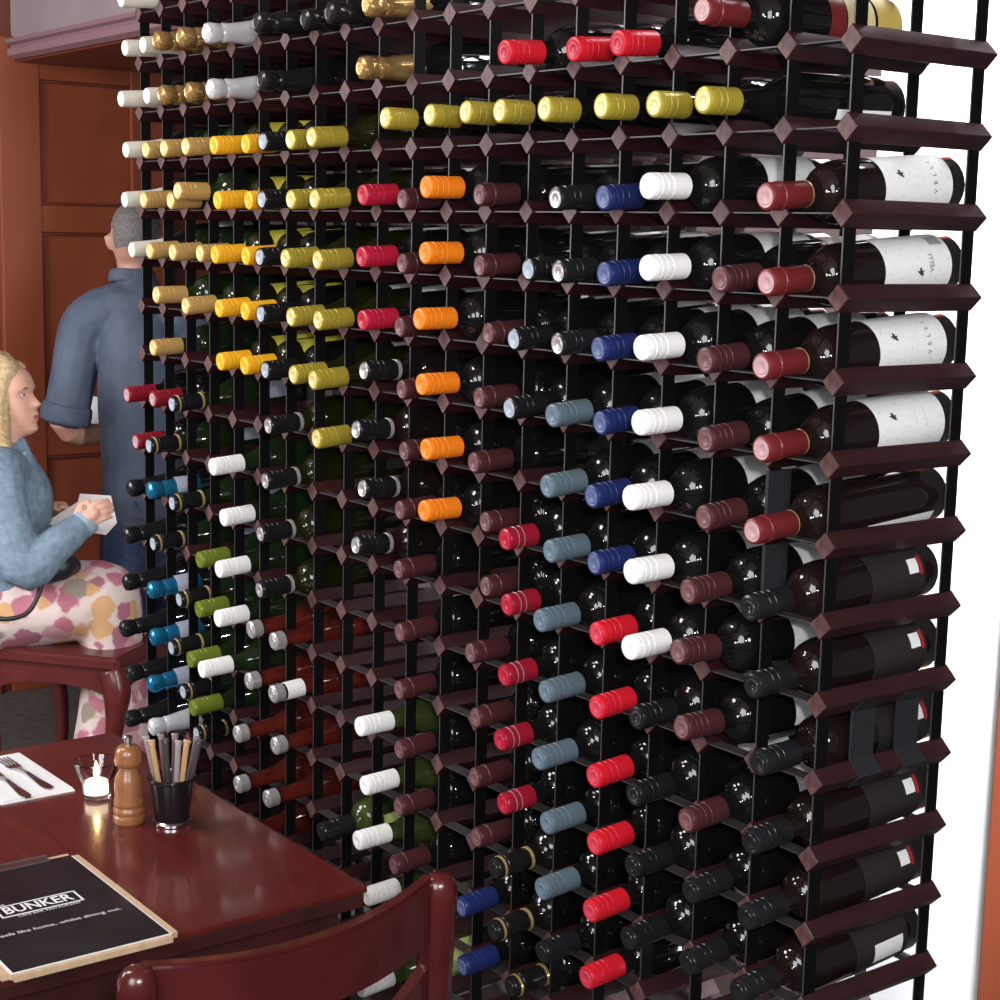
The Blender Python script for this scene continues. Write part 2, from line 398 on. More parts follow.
BOTTLES = {
'WC':[(18,-3,-0.06,0.0152),(18,-2,-0.053,0.0218),(17,-2,-0.061,0.0195),(18,-1,-0.063,0.0204),(17,-1,-0.054,0.0217),(18,0,-0.054,0.0193),(18,1,-0.058,0.0186),(18,2,-0.044,0.0172)],
'GF':[(16,-2,-0.081,0.0178),(15,-2,-0.08,0.0173),(16,-1,-0.071,0.0173),(15,-1,-0.065,0.018),(9,-2,-0.054,0.0212),(9,-1,-0.064,0.023)],
'SF':[(14,-2,-0.078,0.0149),(14,-1,-0.071,0.0176),(17,12,-0.061,0.0228)],
'BKF':[(12,-2,-0.084,0.0133),(11,-2,-0.049,0.0129),(10,-2,-0.062,0.0141),(12,-1,-0.076,0.0197),(18,7,-0.057,0.0183),(18,8,-0.066,0.0183),(18,9,-0.069,0.0171),(18,10,-0.077,0.0158),(18,11,-0.063,0.0106),(18,12,-0.069,0.0138)],
'GD':[(17,0,-0.057,0.0166),(16,0,-0.066,0.0154),(15,0,-0.07,0.0144),(17,1,-0.063,0.0181),(16,1,-0.053,0.0143),(15,1,-0.087,0.0333),(17,2,-0.051,0.0173),(16,2,-0.05,0.0156),(15,2,-0.042,0.016),(16,3,-0.085,0.0332),(15,3,-0.072,0.0112),(17,4,-0.046,0.0218)],
'YL':[(14,0,-0.063,0.0155),(13,0,-0.052,0.0133),(14,1,-0.056,0.0139),(13,1,-0.046,0.014),(14,2,-0.062,0.0144),(13,2,-0.052,0.0133),(14,3,-0.054,0.014),(13,3,-0.054,0.0146),(14,4,-0.052,0.0143),(13,4,-0.055,0.0128)],
'BKS':[(12,0,-0.072,0.0162),(12,1,-0.074,0.0146),(12,2,-0.078,0.0138),(12,3,-0.076,0.0147),(12,4,-0.067,0.0111)],
'OG':[(11,0,-0.075,0.0147),(10,0,-0.093,0.0139),(11,1,-0.074,0.0144),(10,1,-0.087,0.0154),(11,2,-0.084,0.0129),(10,2,-0.081,0.0139),(11,3,-0.073,0.0137),(10,3,-0.079,0.0118),(11,4,-0.068,0.0124),(10,4,-0.088,0.0138),(10,5,-0.081,0.0142)],
'OG2':[(8,0,-0.081,0.0395),(7,0,-0.068,0.0405),(6,0,-0.074,0.0401),(5,0,-0.088,0.0362),(4,0,-0.088,0.0344),(3,0,-0.074,0.0345),(2,0,-0.073,0.0323),(1,0,-0.085,0.0315)],
'RD':[(9,1,-0.058,0.0237),(9,2,-0.059,0.0245),(9,3,-0.056,0.0218)],
'RDT':[(5,-1,-0.082,0.0174),(4,-1,-0.042,0.0174),(3,-1,-0.05,0.0169)],
'RDL':[(18,5,-0.058,0.0172),(17,5,-0.048,0.017),(18,6,-0.04,0.0172)],
'MRT':[(1,-1,-0.092,0.036)],
'MR1':[(8,1,-0.048,0.0129),(8,2,-0.047,0.0147),(8,3,-0.05,0.0131),(8,4,-0.045,0.0148),(8,5,-0.039,0.0143),(8,6,-0.046,0.0206),(8,7,-0.047,0.0225),(8,8,-0.043,0.0167),(8,9,-0.043,0.0194),(8,10,-0.041,0.0155),(8,11,-0.041,0.0176),(8,12,-0.049,0.0168)],
'OR':[(7,1,-0.073,0.0339),(7,2,-0.073,0.0351),(7,3,-0.082,0.0351),(7,4,-0.076,0.0346),(7,5,-0.066,0.0332),(7,6,-0.068,0.0363)],
'MR2':[(6,1,-0.047,0.0225),(6,2,-0.044,0.0188),(6,3,-0.026,0.0185),(6,4,-0.04,0.0218),(6,5,-0.048,0.0235),(6,6,-0.024,0.0299),(6,7,-0.021,0.0288),(6,8,-0.047,0.0269),(6,9,-0.035,0.0224),(6,10,-0.035,0.0251),(6,11,-0.029,0.0256)],
'BSa':[(4,1,-0.065,0.0116),(4,2,-0.057,0.015),(4,3,-0.055,0.014)],
'BSb':[(5,2,-0.031,0.0119),(5,3,-0.054,0.0138),(5,4,-0.059,0.0132)],
'BSc':[(9,4,-0.052,0.0386),(9,5,-0.066,0.0416),(9,6,-0.053,0.0422),(9,7,-0.065,0.0475)],
'BSd':[(12,5,-0.061,0.012),(12,6,-0.067,0.0132),(12,7,-0.077,0.0204),(12,8,-0.079,0.017)],
'NB':[(3,1,-0.066,0.014),(3,2,-0.06,0.0129),(3,3,-0.066,0.0117),(3,4,-0.059,0.0134),(3,5,-0.07,0.0166),(3,6,-0.062,0.023)],
'NBL':[(6,12,-0.055,0.0157),(6,13,-0.05,0.0059)],
'WH':[(2,1,-0.079,0.0304),(2,2,-0.075,0.0274),(2,3,-0.08,0.0253),(2,4,-0.079,0.0281),(2,5,-0.09,0.0303),(2,6,-0.084,0.0313),(2,7,-0.083,0.0285)],
'GB':[(4,4,-0.061,0.0148),(4,5,-0.067,0.0159),(4,6,-0.059,0.0224),(4,7,-0.073,0.0229),(4,8,-0.06,0.0122),(4,9,-0.07,0.0174),(4,10,-0.051,0.0091),(4,11,-0.057,0.0067)],
'RD2':[(5,6,-0.062,0.0236),(5,7,-0.056,0.0244),(5,8,-0.058,0.0166),(5,9,-0.063,0.0177),(5,10,-0.054,0.0128)],
'RD3':[(3,7,-0.054,0.0227),(3,8,-0.05,0.0135),(3,9,-0.051,0.0135),(3,10,-0.046,0.0092),(3,11,-0.049,0.0054),(3,12,-0.052,0.0033)],
'MR3':[(1,2,-0.044,0.0124),(1,3,-0.064,0.0134),(1,4,-0.058,0.0138),(1,5,-0.055,0.0151),(1,6,-0.077,0.0229),(1,7,-0.09,0.0459),(1,8,-0.079,0.044),(1,9,-0.064,0.0138)],
'MR4':[(0,1,-0.075,0.0128),(0,2,-0.067,0.0125),(0,3,-0.069,0.0104),(0,4,-0.062,0.0098),(0,5,-0.071,0.0111)],
'BK0':[(0,6,-0.071,0.0213),(0,7,-0.059,0.0211),(0,8,-0.042,0.0178),(0,9,-0.049,0.0066),(0,10,-0.05,0.0069),(0,11,-0.059,0.0185)],
'BK2':[(1,10,-0.051,0.0066),(1,11,-0.051,0.0059)],
'BK3':[(2,8,-0.066,0.0298),(2,9,-0.066,0.0225),(2,10,-0.064,0.0198),(2,11,-0.066,0.0054)],
'BKG':[(16,5,-0.053,0.0087),(17,6,-0.057,0.0213),(16,7,-0.055,0.0133),(17,8,-0.05,0.0121),(16,9,-0.042,0.016),(16,10,-0.06,0.0179),(16,11,-0.035,0.0213),(16,12,-0.006,0.0268)],
'BKG2':[(5,11,-0.068,0.0153),(5,12,-0.067,0.0111),(5,13,-0.032,0.006)],
'BK5':[(4,12,-0.053,0.0119)],
'BL':[(17,7,-0.059,0.0279),(17,9,-0.06,0.0177),(17,10,-0.056,0.0149),(17,11,-0.062,0.0165)],
'WHL':[(14,6,-0.069,0.0151),(14,7,-0.047,0.0147),(14,8,-0.057,0.014),(14,9,-0.06,0.0195),(14,10,-0.094,0.0228)],
'GRN':[(15,8,-0.047,0.0111),(15,9,-0.05,0.0121),(15,10,-0.068,0.0104),(15,11,-0.064,0.0091)],
'SV':[(13,13,-0.06,0.015),(13,9,-0.044,0.011),(12,9,-0.051,0.0067),(13,10,-0.048,0.0082),(12,10,-0.053,0.0119),(13,11,-0.073,0.014),(12,11,-0.049,0.0151),(13,12,-0.072,0.0108),(12,12,-0.065,0.0117)],
'WHM':[(9,10,-0.055,0.0326),(9,11,-0.044,0.0261),(9,12,-0.057,0.03),(9,13,-0.038,0.0242),(8,14,-0.113,0.01)],
'BKM':[(10,12,-0.068,0.0134)],
}
ORD = 'zeroth first second third fourth fifth sixth seventh eighth ninth tenth eleventh twelfth thirteenth fourteenth fifteenth sixteenth seventeenth eighteenth nineteenth'.split()
def colname(i):
    return ('rightmost rack column' if i == 0 else ORD[i + 1] + ' rack column from right') if i <= 9 else \
           ('leftmost rack column' if i == NC - 1 else ORD[NC - i] + ' rack column from left')
# order of each bottle among those with the same words in the same column
same = {}
for k, L in BOTTLES.items():
    for b in L: same.setdefault((KIND[k][0], b[0]), []).append(b[1])
LABELPART = {}
def make_bottle(k, i, j, y, dz):
    words, short, ck, cc, disc, bk, L, g, pap, arc, zr = KIND[k]
    rows = sorted(same[(words, i)])
    n = rows.index(j)
    short2 = 'such bottle'
    if len(rows) == 1: lab = f"wine bottle with {words}, {colname(i)}"
    else:
        pos = 'topmost' if n == 0 else 'lowest' if n == len(rows) - 1 else ORD[n + 1] + ' down'
        for tail in (' such bottle', ' such', ''):
            lab = f"wine bottle with {words}, " + (pos.replace(' down', tail + ' down') if 'down' in pos else pos + tail) + f", {colname(i)}"
            if len(lab.split()) <= 16: break
    floor = rowz(j + 1)
    rb = {'bordeaux': RB, 'square': RB, 'burgundy': .0395, 'champagne': .0425}[bk]
    X = -(i + .5) * CW
    tip = Vector((X, y, floor + max(dz, .0165)))
    dy = math.sqrt(max(L * L - (rb + .002 - dz) ** 2, 0))
    base = Vector((X + RND.uniform(-.002, .002), y + dy, floor + rb + .002))
    zl = (tip - base).normalized(); xl = (Vector((0, 0, 1)) - zl * zl.z).normalized(); yl = zl.cross(xl)
    Mx = Matrix((xl, yl, zl)).transposed().to_4x4(); Mx.translation = base
    root = bpy.data.objects.new('wine_bottle', None); COL.objects.link(root); root.matrix_world = Mx; root.empty_display_size = .02
    tag(root, lab, 'wine bottle', 'wine bottles lying in the rack')
    link('glass_body', body_me(bk, L, g), root)
    cap = link('capsule', cap_me(ck, L, cc, disc), root)
    cap['label'] = words.replace(' over red glass', '')
    if k in ('BKG', 'BKG2'):
        link('cap_ring', ring_me(L, .014, .010, .0174, 'goldring'), root); link('cap_ring', ring_me(L, .065, .060, .0172, 'goldring'), root)
    if k == 'BSd' or k == 'BSc': link('cap_ring', ring_me(L, .064, .057, .0171, 'silver'), root)
    if k == 'RD2':
        for zz in (.0150, .0248): link('cap_ring', ring_me(L, zz + .0007, zz - .0007, .0166, 'silver'), root)
    if k == 'BL': link('neck_band', arc_me('neck_band', PAP['silver'], .0215, 0, 110, L - .118, L - .055), root)
    if k == 'SV' and (i, j) == (12, 10): link('cap_ring', ring_me(L, .062, .026, .0166, 'white'), root)
    if k == 'MR4':
        link('cap_ring', ring_me(L, .0655, .0635, .0163, 'goldring'), root)
        bm = None
    if k == 'SV' and (i, j) == (12, 10): pap, arc, zr = 'amber', (20, 130), (.035, .085)
    if pap:
        a0, a1 = arc
        if k == 'MR4' and j == 5: a0, a1 = 112, 235
        pl = link('paper_label', arc_me('paper_label', PAP[pap], rb + .0005, a0, a1, *zr), root)
        if k == 'MR4' and j <= 4:
            r = rb + .0008
            link('label_emblem', emblem_me(r, 62 if j != 2 else 95, zr[1] - (.030 if j != 2 else .065)), pl)
            if j == 2:
                link('label_print', wrap_text('VELLI', .010, r, 80, .066, M_ink), pl)
                link('label_barcode', arc_me('label_barcode', M_ink2, r, 22, 45, .034, .058), pl)
            elif j == 4:
                link('label_print', wrap_text('-- --- - ---', .0075, r, 70, .064, M_ink2), pl)
                link('label_print', wrap_text('--- -- ----', .006, r, 70, .082, M_ink2), pl)
            else:
                link('label_print', wrap_text('V  E  L  L  I', .0095, r, 70, .060, M_ink), pl)
                link('label_print', wrap_text('--- -- ---- --', .0045, r, 72, .083, M_ink2), pl)
        if k == 'WH' and j in (1, 2, 3):
            link('label_print', wrap_text('- -- --- --', .006, rb + .0008, 20, .125, M_ink2), pl)
            link('label_print', wrap_text('--- - ---', .005, rb + .0008, 20, .110, M_ink2), pl)
        if k == 'BK0':
            link('label_patch', arc_me('label_patch', PAP['white'], rb + .0008, 52, 80, .042, .060) if j != 11 else arc_me('label_patch', PAP['white'], rb + .0008, 78, 118, .04, .095), pl)
            if j != 11: link('label_edge', arc_me('label_edge', M_redink, rb + .0008, 48, 84, .035, .040), pl)
        if k == 'MRT':
            link('label_band', arc_me('label_band', K['wine'], rb + .0006, 0, 170, .107, .135), root)
            link('label_band', arc_me('label_band', PAP['gold'], rb + .0006, 0, 170, .004, .050), root)
            link('label_print', wrap_text('VALLEY', .017, rb + .0009, 75, .083, M_ink2), pl)
    return root
for k, L in BOTTLES.items():
    for b in L: make_bottle(k, *b)
# ------------------------------------------------------------------ room shell
M_wallw = wood('red_brown_panel_wood', (.185, .038, .015), (.265, .060, .023), (3, 3, .5), .42, coat=.1, bump=.03)
M_wallw2 = wood('deep_red_panel_wood', (.105, .022, .010), (.16, .036, .016), (4, 4, .6), .42, coat=.1, bump=.03)
M_dark = wood('shadowed_partition_wood', (.022, .010, .010), (.035, .016, .015), (4, 4, 1), .6, bump=.02)  # shade behind the rack is put into this wood colour
M_white = noisy('white_painted_plaster', (.84, .85, .87), (.88, .89, .90), 8, .7, .02)
M_mauve = noisy('mauve_painted_plaster', (.27, .205, .215), (.30, .23, .24), 5, .7, .02)
M_mould = mat('mauve_moulding_paint', (.25, .145, .16), .45)
M_floor = noisy('grey_floor', (.050, .045, .042), (.080, .07, .065), 30, .7, .1)
M_jamb = wood('orange_brown_jamb_wood', (.19, .042, .018), (.26, .060, .026), (6, 6, .8), .45, bump=.03)
def struct(name, bm, m, smooth=False):
    return tag(link(name, finish(bm, name, m, smooth)), kind='structure')
bm = bmesh.new(); box(bm, (-1.0, -.9, -.05), (7.4, 5.4, .1)); struct('floor', bm, M_floor)
bm = bmesh.new(); box(bm, (-1.0, -.9, 2.85), (7.4, 5.4, .1)); struct('ceiling', bm, M_mauve)
bm = bmesh.new(); box(bm, (-4.5, -.9, 1.4), (.2, 5.4, 2.8)); struct('wall_left', bm, M_wallw2)
# dark pier added behind the rack so its gaps read dark, white wall behind its right end, lintel over the doorway on the left
bm = bmesh.new(); box(bm, (-1.88, .95, 1.4), (1.78, .5, 2.8)); struct('wall_dark_backing', bm, M_dark)
bm = bmesh.new(); box(bm, (-1.1, 1.3, 1.4), (1.10, .2, 2.8)); struct('wall_back', bm, M_white)
bm = bmesh.new(); box(bm, (-.548, 1.27, 1.4), (.075, .2, 2.8), .004); struct('door_2', bm, M_jamb)
bm = bmesh.new(); box(bm, (-3.585, .74, 2.51), (1.63, .12, .58)); struct('wall_lintel', bm, M_mauve)
bm = bmesh.new()
pr = [(.68, 2.225), (.655, 2.235), (.655, 2.258), (.665, 2.262), (.668, 2.270), (.65, 2.276), (.645, 2.288), (.68, 2.294)]
A = [bm.verts.new((-4.4, y, z)) for y, z in pr]; B = [bm.verts.new((-2.77, y, z)) for y, z in pr]
for k in range(len(pr)): bm.faces.new((A[k], A[(k + 1) % len(pr)], B[(k + 1) % len(pr)], B[k]))
bm.faces.new(A); bm.faces.new(B[::-1]); struct('trim_1', bm, M_mould)
bm = bmesh.new(); box(bm, (-3.585, .90, 2.222), (1.63, .44, .012)); struct('trim_2', bm, M_wallw2)
# panelled door in the left wall
door = tag(link('door_1', None, None, None), kind='structure'); door.location = (-4.4, 1.1, 0)
def dpart(name, bm, m): o = link(name, finish(bm, name, m), door); o.location = (4.4, -1.1, 0); return o
for ya, yb in ((.62, .765), (1.105, 1.26)):
    bm = bmesh.new(); box(bm, (-4.385, (ya + yb) / 2, 1.15), (.03, yb - ya, 2.3), .003); dpart('door_stile', bm, M_wallw)
for za, zb in ((2.165, 2.30), (1.643, 1.737), (.85, 1.0), (.02, .22)):
    bm = bmesh.new(); box(bm, (-4.387, .935, (za + zb) / 2), (.026, .34, zb - za), .003); dpart('door_rail', bm, M_wallw)
for za, zb in ((1.737, 2.165), (1.0, 1.643), (.22, .85)):
    bm = bmesh.new(); box(bm, (-4.393, .935, (za + zb) / 2), (.012, .336, zb - za)); dpart('door_panel', bm, M_wallw)
    bm = bmesh.new(); box(bm, (-4.386, .935, za + .006), (.018, .336, .010), .002); box(bm, (-4.386, .935, zb - .006), (.018, .336, .010), .002); dpart('panel_bead', bm, M_wallw2)
bm = bmesh.new(); box(bm, (-4.385, -.02, .05), (.03, 1.2, .1), .004); struct('baseboard_left', bm, M_wallw2)

# ------------------------------------------------------------------ table
M_tab = wood('cherry_red_table_wood', (.078, .009, .009), (.120, .016, .014), (3, 30, 30), .24, coat=.35, bump=.015)
M_tabd = wood('shaded_table_frame_wood', (.035, .008, .008), (.055, .012, .011), (4, 20, 20), .4, bump=.02)  # shade on the table's edge and frame is put into the wood colour
table = thing('dining_table', 'cherry red wooden dining table standing in front of the wine rack', 'table', (-1.02, -.87, 0))
def tpart(name, bm, m): o = link(name, finish(bm, name, m), table); o.location = (1.02, .87, 0); return o
bm = bmesh.new(); box(bm, (-1.02, -.87, .745), (.88, 1.20, .010), .002); tpart('table_top', bm, M_tab)
bm = bmesh.new(); box(bm, (-1.02, -.87, .7285), (.874, 1.194, .023), .003); tpart('table_edge', bm, M_tabd)
bm = bmesh.new()
for c, s in (((-.605, -.87, .668), (.022, 1.12, .10)), ((-1.435, -.87, .668), (.022, 1.12, .10)), ((-1.02, -.31, .668), (.81, .022, .10)), ((-1.02, -1.43, .668), (.81, .022, .10))): box(bm, c, s)
tpart('apron', bm, M_tabd)
for x in (-.63, -1.41):
    for y in (-.335, -1.405):
        bm = bmesh.new(); box(bm, (x, y, .36), (.06, .06, .718), .004); tpart('leg', bm, M_tabd)

# ------------------------------------------------------------------ dining chair (back towards the camera)
M_ch = wood('mahogany_chair_wood', (.056, .0065, .008), (.086, .011, .012), (8, 8, 8), .26, coat=.4, bump=.015)
chair = thing('dining_chair', 'dark red wooden chair tucked under the table, curved back rail nearest the camera', 'chair', (-.362, -.626, 0), .09)
def cpart(name, bm, m=M_ch, sm=False): o = link(name, finish(bm, name, m, sm), chair); o.location = (.38, .61, 0); return o
YA, YB = -.812, -.412
for y in (YA, YB):
    bm = bmesh.new()
    tube(bm, spline([(-.245, y, .0, .018), (-.215, y, .25, .020), (-.225, y, .45, .022), (-.212, y, .7, .022), (-.200, y, .88, .022), (-.198, y, .910, .021), (-.197, y, .924, .015), (-.197, y, .928, .005)], 4), 8)
    cpart('back_post', bm, sm=True)
def rail_path(z, bow, n=16): return [Vector((-.205 + bow * (1 - (2 * t / n - 1) ** 2), YA + .012 + (YB - YA - .024) * t / n, z)) for t in range(n + 1)]
def bent_rail(name, zc, zh, bow, bow2, w=.022):
    bm = bmesh.new(); n = 18; rings = []
    for t in range(n + 1):
        s = 2 * t / n - 1; y = YA + .012 + (YB - YA - .024) * t / n; x = -.205 + bow * (1 - s * s)
        dz = bow2 * (1 - s * s)
        rings.append([bm.verts.new((x + a * w / 2, y, zc + b * zh / 2 - dz)) for a, b in ((-1, -1), (1, -1), (1, 1), (-1, 1))])
    for A, B in zip(rings, rings[1:]):
        for j in range(4): bm.faces.new((A[j], A[(j + 1) % 4], B[(j + 1) % 4], B[j]))
    bm.faces.new(rings[0][::-1]); bm.faces.new(rings[-1])
    bmesh.ops.bevel(bm, geom=[e for e in bm.edges if abs((e.verts[0].co - e.verts[1].co).normalized().y) > .5], offset=.004, segments=2, affect='EDGES')
    return cpart(name, bm)
bent_rail('top_rail', .886, .080, .040, .010)
bent_rail('lower_rail', .66, .05, .045, .0)
bm = bmesh.new()     # crossed back slats
for sgn in (1, -1):
    path = []
    for t in range(13):
        u = t / 12; s = 2 * u - 1; y = (YA + YB) / 2 + sgn * s * (YB - YA - .03) / 2
        path.append(Vector((-.207 + .045 * (1 - s * s) + sgn * .004, y, .80 - .0 - (.12) * (1 - u) if sgn > 0 else .80 - .12 * (1 - u))))
    sweep_strip(bm, path, Vector((0, 0, 1)), .014, .04)
cpart('back_slat', bm)
bm = bmesh.new(); box(bm, (-.43, -.615, .445), (.42, .43, .03), .01); cpart('seat', bm)
bm = bmesh.new(); box(bm, (-.43, -.615, .40), (.37, .38, .06), .004); cpart('seat_frame', bm)
for y in (YA + .02, YB - .02):
    bm = bmesh.new(); box(bm, (-.61, y, .21), (.036, .036, .42), .004); cpart('leg', bm)

# ------------------------------------------------------------------ things on the table
TT = .7502
M_board = wood('pale_clipboard_wood', (.52, .36, .22), (.62, .45, .29), (10, 60, 10), .5, bump=.02)
M_page = noisy('black_menu_page', (.008, .008, .010), (.014, .014, .016), 12, .22, .25)
M_wpaper = mat('white_paper', (.78, .79, .80), .6)
M_print = mat('white_menu_print', (.80, .80, .80), .5)
M_chrome = mat('polished_steel', (.55, .55, .56), .18, metal=1.)
menu = thing('clipboard_menu', 'black menu page with white lettering on a pale wooden clipboard', 'menu', (-.735, -.688, TT))
bm = bmesh.new(); box(bm, (0, 0, .0042), (.352, .236, .0080), .0)
es = [e for e in bm.edges if abs((e.verts[0].co - e.verts[1].co).z) > .004]
bmesh.ops.bevel(bm, geom=es, offset=.012, segments=5, affect='EDGES'); link('clipboard', finish(bm, 'clipboard', M_board), menu)
bm = bmesh.new(); box(bm, (.004, 0, .0089), (.330, .216, .0012)); link('sheet_border', finish(bm, 'sheet_border', M_wpaper), menu)
bm = bmesh.new(); box(bm, (.002, 0, .0098), (.330, .210, .0012)); pg = link('menu_page', finish(bm, 'menu_page', M_page), menu)
def print_on(body, size, x, y, width=None, name='menu_print', off=0.):
    me = text_mesh(body, size, off=off); me.materials.clear(); me.materials.append(M_print)
    xs = [v.co.x for v in me.vertices]; k = (width / (max(xs) - min(xs))) if width else 1; c0 = (max(xs) + min(xs)) / 2
    for v in me.vertices:   # reading direction +y, letter tops towards -x
        u, w = (v.co.x - c0) * k, v.co.y; v.co = (x - w, y + u, .0106)
    return link(name, me, pg)
print_on('BUNKER', .034, -.0165, 0, .096, off=.0007)
print_on('THE', .008, -.0385, -.046, .014)
print_on('CAFE BAR RESTAURANT', .0085, .0085, .006, .088)
print_on('Feels like home, whilst dining out.', .0125, .058, 0, .172)
bm = bmesh.new()
for c, s in (((-.0335, .004, .0106), (.0022, .104, .0004)), ((.0025, 0, .0106), (.0026, .112, .0004)), ((-.0155, -.056, .0106), (.038, .0026, .0004)), ((-.0155, .056, .0106), (.038, .0026, .0004))): box(bm, c, s)
link('logo_frame', finish(bm, 'logo_frame', M_print), pg)
bm = bmesh.new(); box(bm, (-.164, .012, .0105), (.020, .120, .005), .002); tube(bm, [(-.174, -.052, .011, .0035), (-.174, .074, .011, .0035)], 10)
link('clip', finish(bm, 'clip', M_chrome), menu)
bm = bmesh.new()
box(bm, (0, 0, .0012), (.235, .125, .0024), .0008); box(bm, (-.003, .002, .0034), (.229, .120, .002), .0008)
nap = link('paper_napkin', finish(bm, 'paper_napkin', M_wpaper)); nap.location = (-1.303, -.520, TT); nap.rotation_euler = (0, 0, .02)
tag(nap, 'folded white paper napkin under the fork and knife on the table', 'napkin')
NZ = TT + .0046
def cutlery(kind, loc, rz, label):
    t = thing(kind, label, kind, loc, rz)
    bm = bmesh.new()   # handle towards +x
    def plate(bm, pts, z):   # outline strip: (x, half width, dz)
        T = []
        for x, w, dz in pts: T.append([bm.verts.new((x, s * w, z + dz + q)) for s in (-1, 1) for q in (0, .002)])
        for a, b in zip(T, T[1:]):
            bm.faces.new((a[1], a[3], b[3], b[1])); bm.faces.new((a[0], b[0], b[2], a[2])); bm.faces.new((a[0], a[1], b[1], b[0])); bm.faces.new((a[2], b[2], b[3], a[3]))
        bm.faces.new(T[0]); bm.faces.new(T[-1])
    plate(bm, [(.005, .003, .003), (.02, .0035, .004), (.06, .006, .001), (.09, .0085, 0), (.105, .008, 0), (.111, .004, 0)], .0002); link('handle', finish(bm, 'handle', M_chrome), t)
    bm = bmesh.new()
    if kind == 'fork':
        plate(bm, [(.006, .003, .003), (-.012, .004, .002), (-.024, .011, 0), (-.040, .012, 0)], .0002)
        for q in (-1, -.33, .33, 1): plate(bm, [(-.039 - 0, .0016, 0), (-.082, .0010, .005)], .0002) if False else box(bm, (-.060, q * .0098, .003), (.044, .0028, .0016))
        link('tines', finish(bm, 'tines', M_chrome), t)
    else:
        plate(bm, [(.006, .004, .003), (-.01, .008, .001), (-.08, .0095, 0), (-.105, .006, 0), (-.115, .001, 0)], .0002); link('blade', finish(bm, 'blade', M_chrome), t)
    return t
cutlery('fork', (-1.315, -.497, NZ), .06, 'steel fork lying on the white napkin, farther from the menu')
cutlery('knife', (-1.295, -.538, NZ), .02, 'steel knife lying on the white napkin beside the fork, nearer the menu')
# second clipboard, mostly outside the frame on the left
t2 = thing('clipboard_menu', 'second pale clipboard, only a rounded corner showing beside the napkin', 'menu', (-1.300, -.722, TT), 0)
bm = bmesh.new(); box(bm, (0, 0, .004), (.352, .236, .008))
es = [e for e in bm.edges if abs((e.verts[0].co - e.verts[1].co).z) > .004]
bmesh.ops.bevel(bm, geom=es, offset=.012, segments=5, affect='EDGES'); link('clipboard', finish(bm, 'clipboard', M_board), t2)
bm = bmesh.new(); box(bm, (0, 0, .0093), (.326, .210, .002)); link('menu_page', finish(bm, 'menu_page', M_page), t2)
# candle
M_clear = mat('clear_glass', (.95, .96, .97), .03, trans=1., ior=1.45)
M_wax = mat('glowing_white_wax', (.9, .85, .75), .5, emit=(1., .80, .58), estr=3.2)  # wax emits by itself, standing in for the flame's glow inside it
M_flame = mat('candle_flame', (1., .7, .3), .5, emit=(1., .62, .22), estr=60.)
can = thing('tealight_holder', 'lit tealight in a flared clear glass holder on the table', 'candle', (-1.142, -.437, TT))
bm = bmesh.new(); lathe(bm, [(.020, 0), (.0225, .001), (.0225, .024), (.025, .028), (.031, .042), (.0365, .060), (.0355, .0615), (.029, .043), (.0215, .030), (.0195, .026), (.0195, .008)], 32)
link('glass_cup', autosmooth(finish(bm, 'glass_cup', M_clear)), can)
bm = bmesh.new(); lathe(bm, [(.0185, .0085), (.0188, .025), (.0180, .0255)], 28); link('tealight', autosmooth(finish(bm, 'tealight', M_wax)), can)
bm = bmesh.new(); lathe(bm, [(.001, .031), (.0042, .036), (.0050, .041), (.0034, .049), (.0006, .060)], 14); link('flame', finish(bm, 'flame', M_flame, True), can)
bm = bmesh.new(); tube(bm, [(0, 0, .024, .0008), (0, 0, .034, .0008)], 6); link('wick', finish(bm, 'wick', M_ink), can)
# pepper mill
M_mill = wood('honey_brown_mill_wood', (.26, .10, .035), (.36, .155, .06), (40, 40, 8), .3, coat=.4, bump=.02)
mill = thing('pepper_mill', 'turned brown wooden pepper mill between the candle and the black pot', 'pepper mill', (-1.009, -.440, TT))
bm = bmesh.new(); lathe(bm, [(.0235, 0), (.0245, .003), (.0248, .010), (.0220, .0125), (.0220, .014), (.0246, .0165), (.0246, .0225), (.0218, .025), (.0218, .0265), (.0240, .029), (.0240, .034), (.0218, .041), (.0218, .048), (.0224, .060), (.0205, .072), (.0150, .083), (.0142, .090)], 32)
link('mill_body', autosmooth(finish(bm, 'mill_body', M_mill), 50), mill)
bm = bmesh.new(); lathe(bm, [(.0160, .0902), (.0205, .093), (.0215, .098), (.0212, .108), (.0195, .117), (.0150, .1225), (.0120, .1235)], 32); link('mill_head', autosmooth(finish(bm, 'mill_head', M_mill), 50), mill)
bm = bmesh.new(); lathe(bm, [(.004, .1235), (.004, .128), (.0065, .129), (.0065, .137), (.005, .139)], 16); link('top_knob', autosmooth(finish(bm, 'top_knob', M_chrome)), mill)
# black pot with sugar sticks
M_pot = mat('black_glazed_pot', (.010, .009, .012), .22, coat=.3)
pot = thing('sugar_pot', 'small black tapered pot holding sugar sticks beside the pepper mill', 'pot', (-.965, -.388, TT))
bm = bmesh.new(); lathe(bm, [(.026, .006), (.0268, .008), (.034, .070), (.0375, .073), (.0375, .077), (.035, .0775), (.033, .072), (.025, .012)], 32); link('pot_body', autosmooth(finish(bm, 'pot_body', M_pot)), pot)
bm = bmesh.new(); lathe(bm, [(.0285, 0), (.0295, .001), (.0295, .005), (.0265, .0075)], 32); link('base_ring', autosmooth(finish(bm, 'base_ring', M_chrome)), pot)
M_stick = [mat('tan_sugar_paper', (.50, .30, .14), .4, coat=.3), mat('mauve_sugar_paper', (.20, .14, .15), .35, coat=.4), mat('grey_sugar_paper', (.32, .27, .27), .35, coat=.4), mat('dark_sugar_paper', (.05, .035, .04), .35, coat=.4)]
stick_me = []
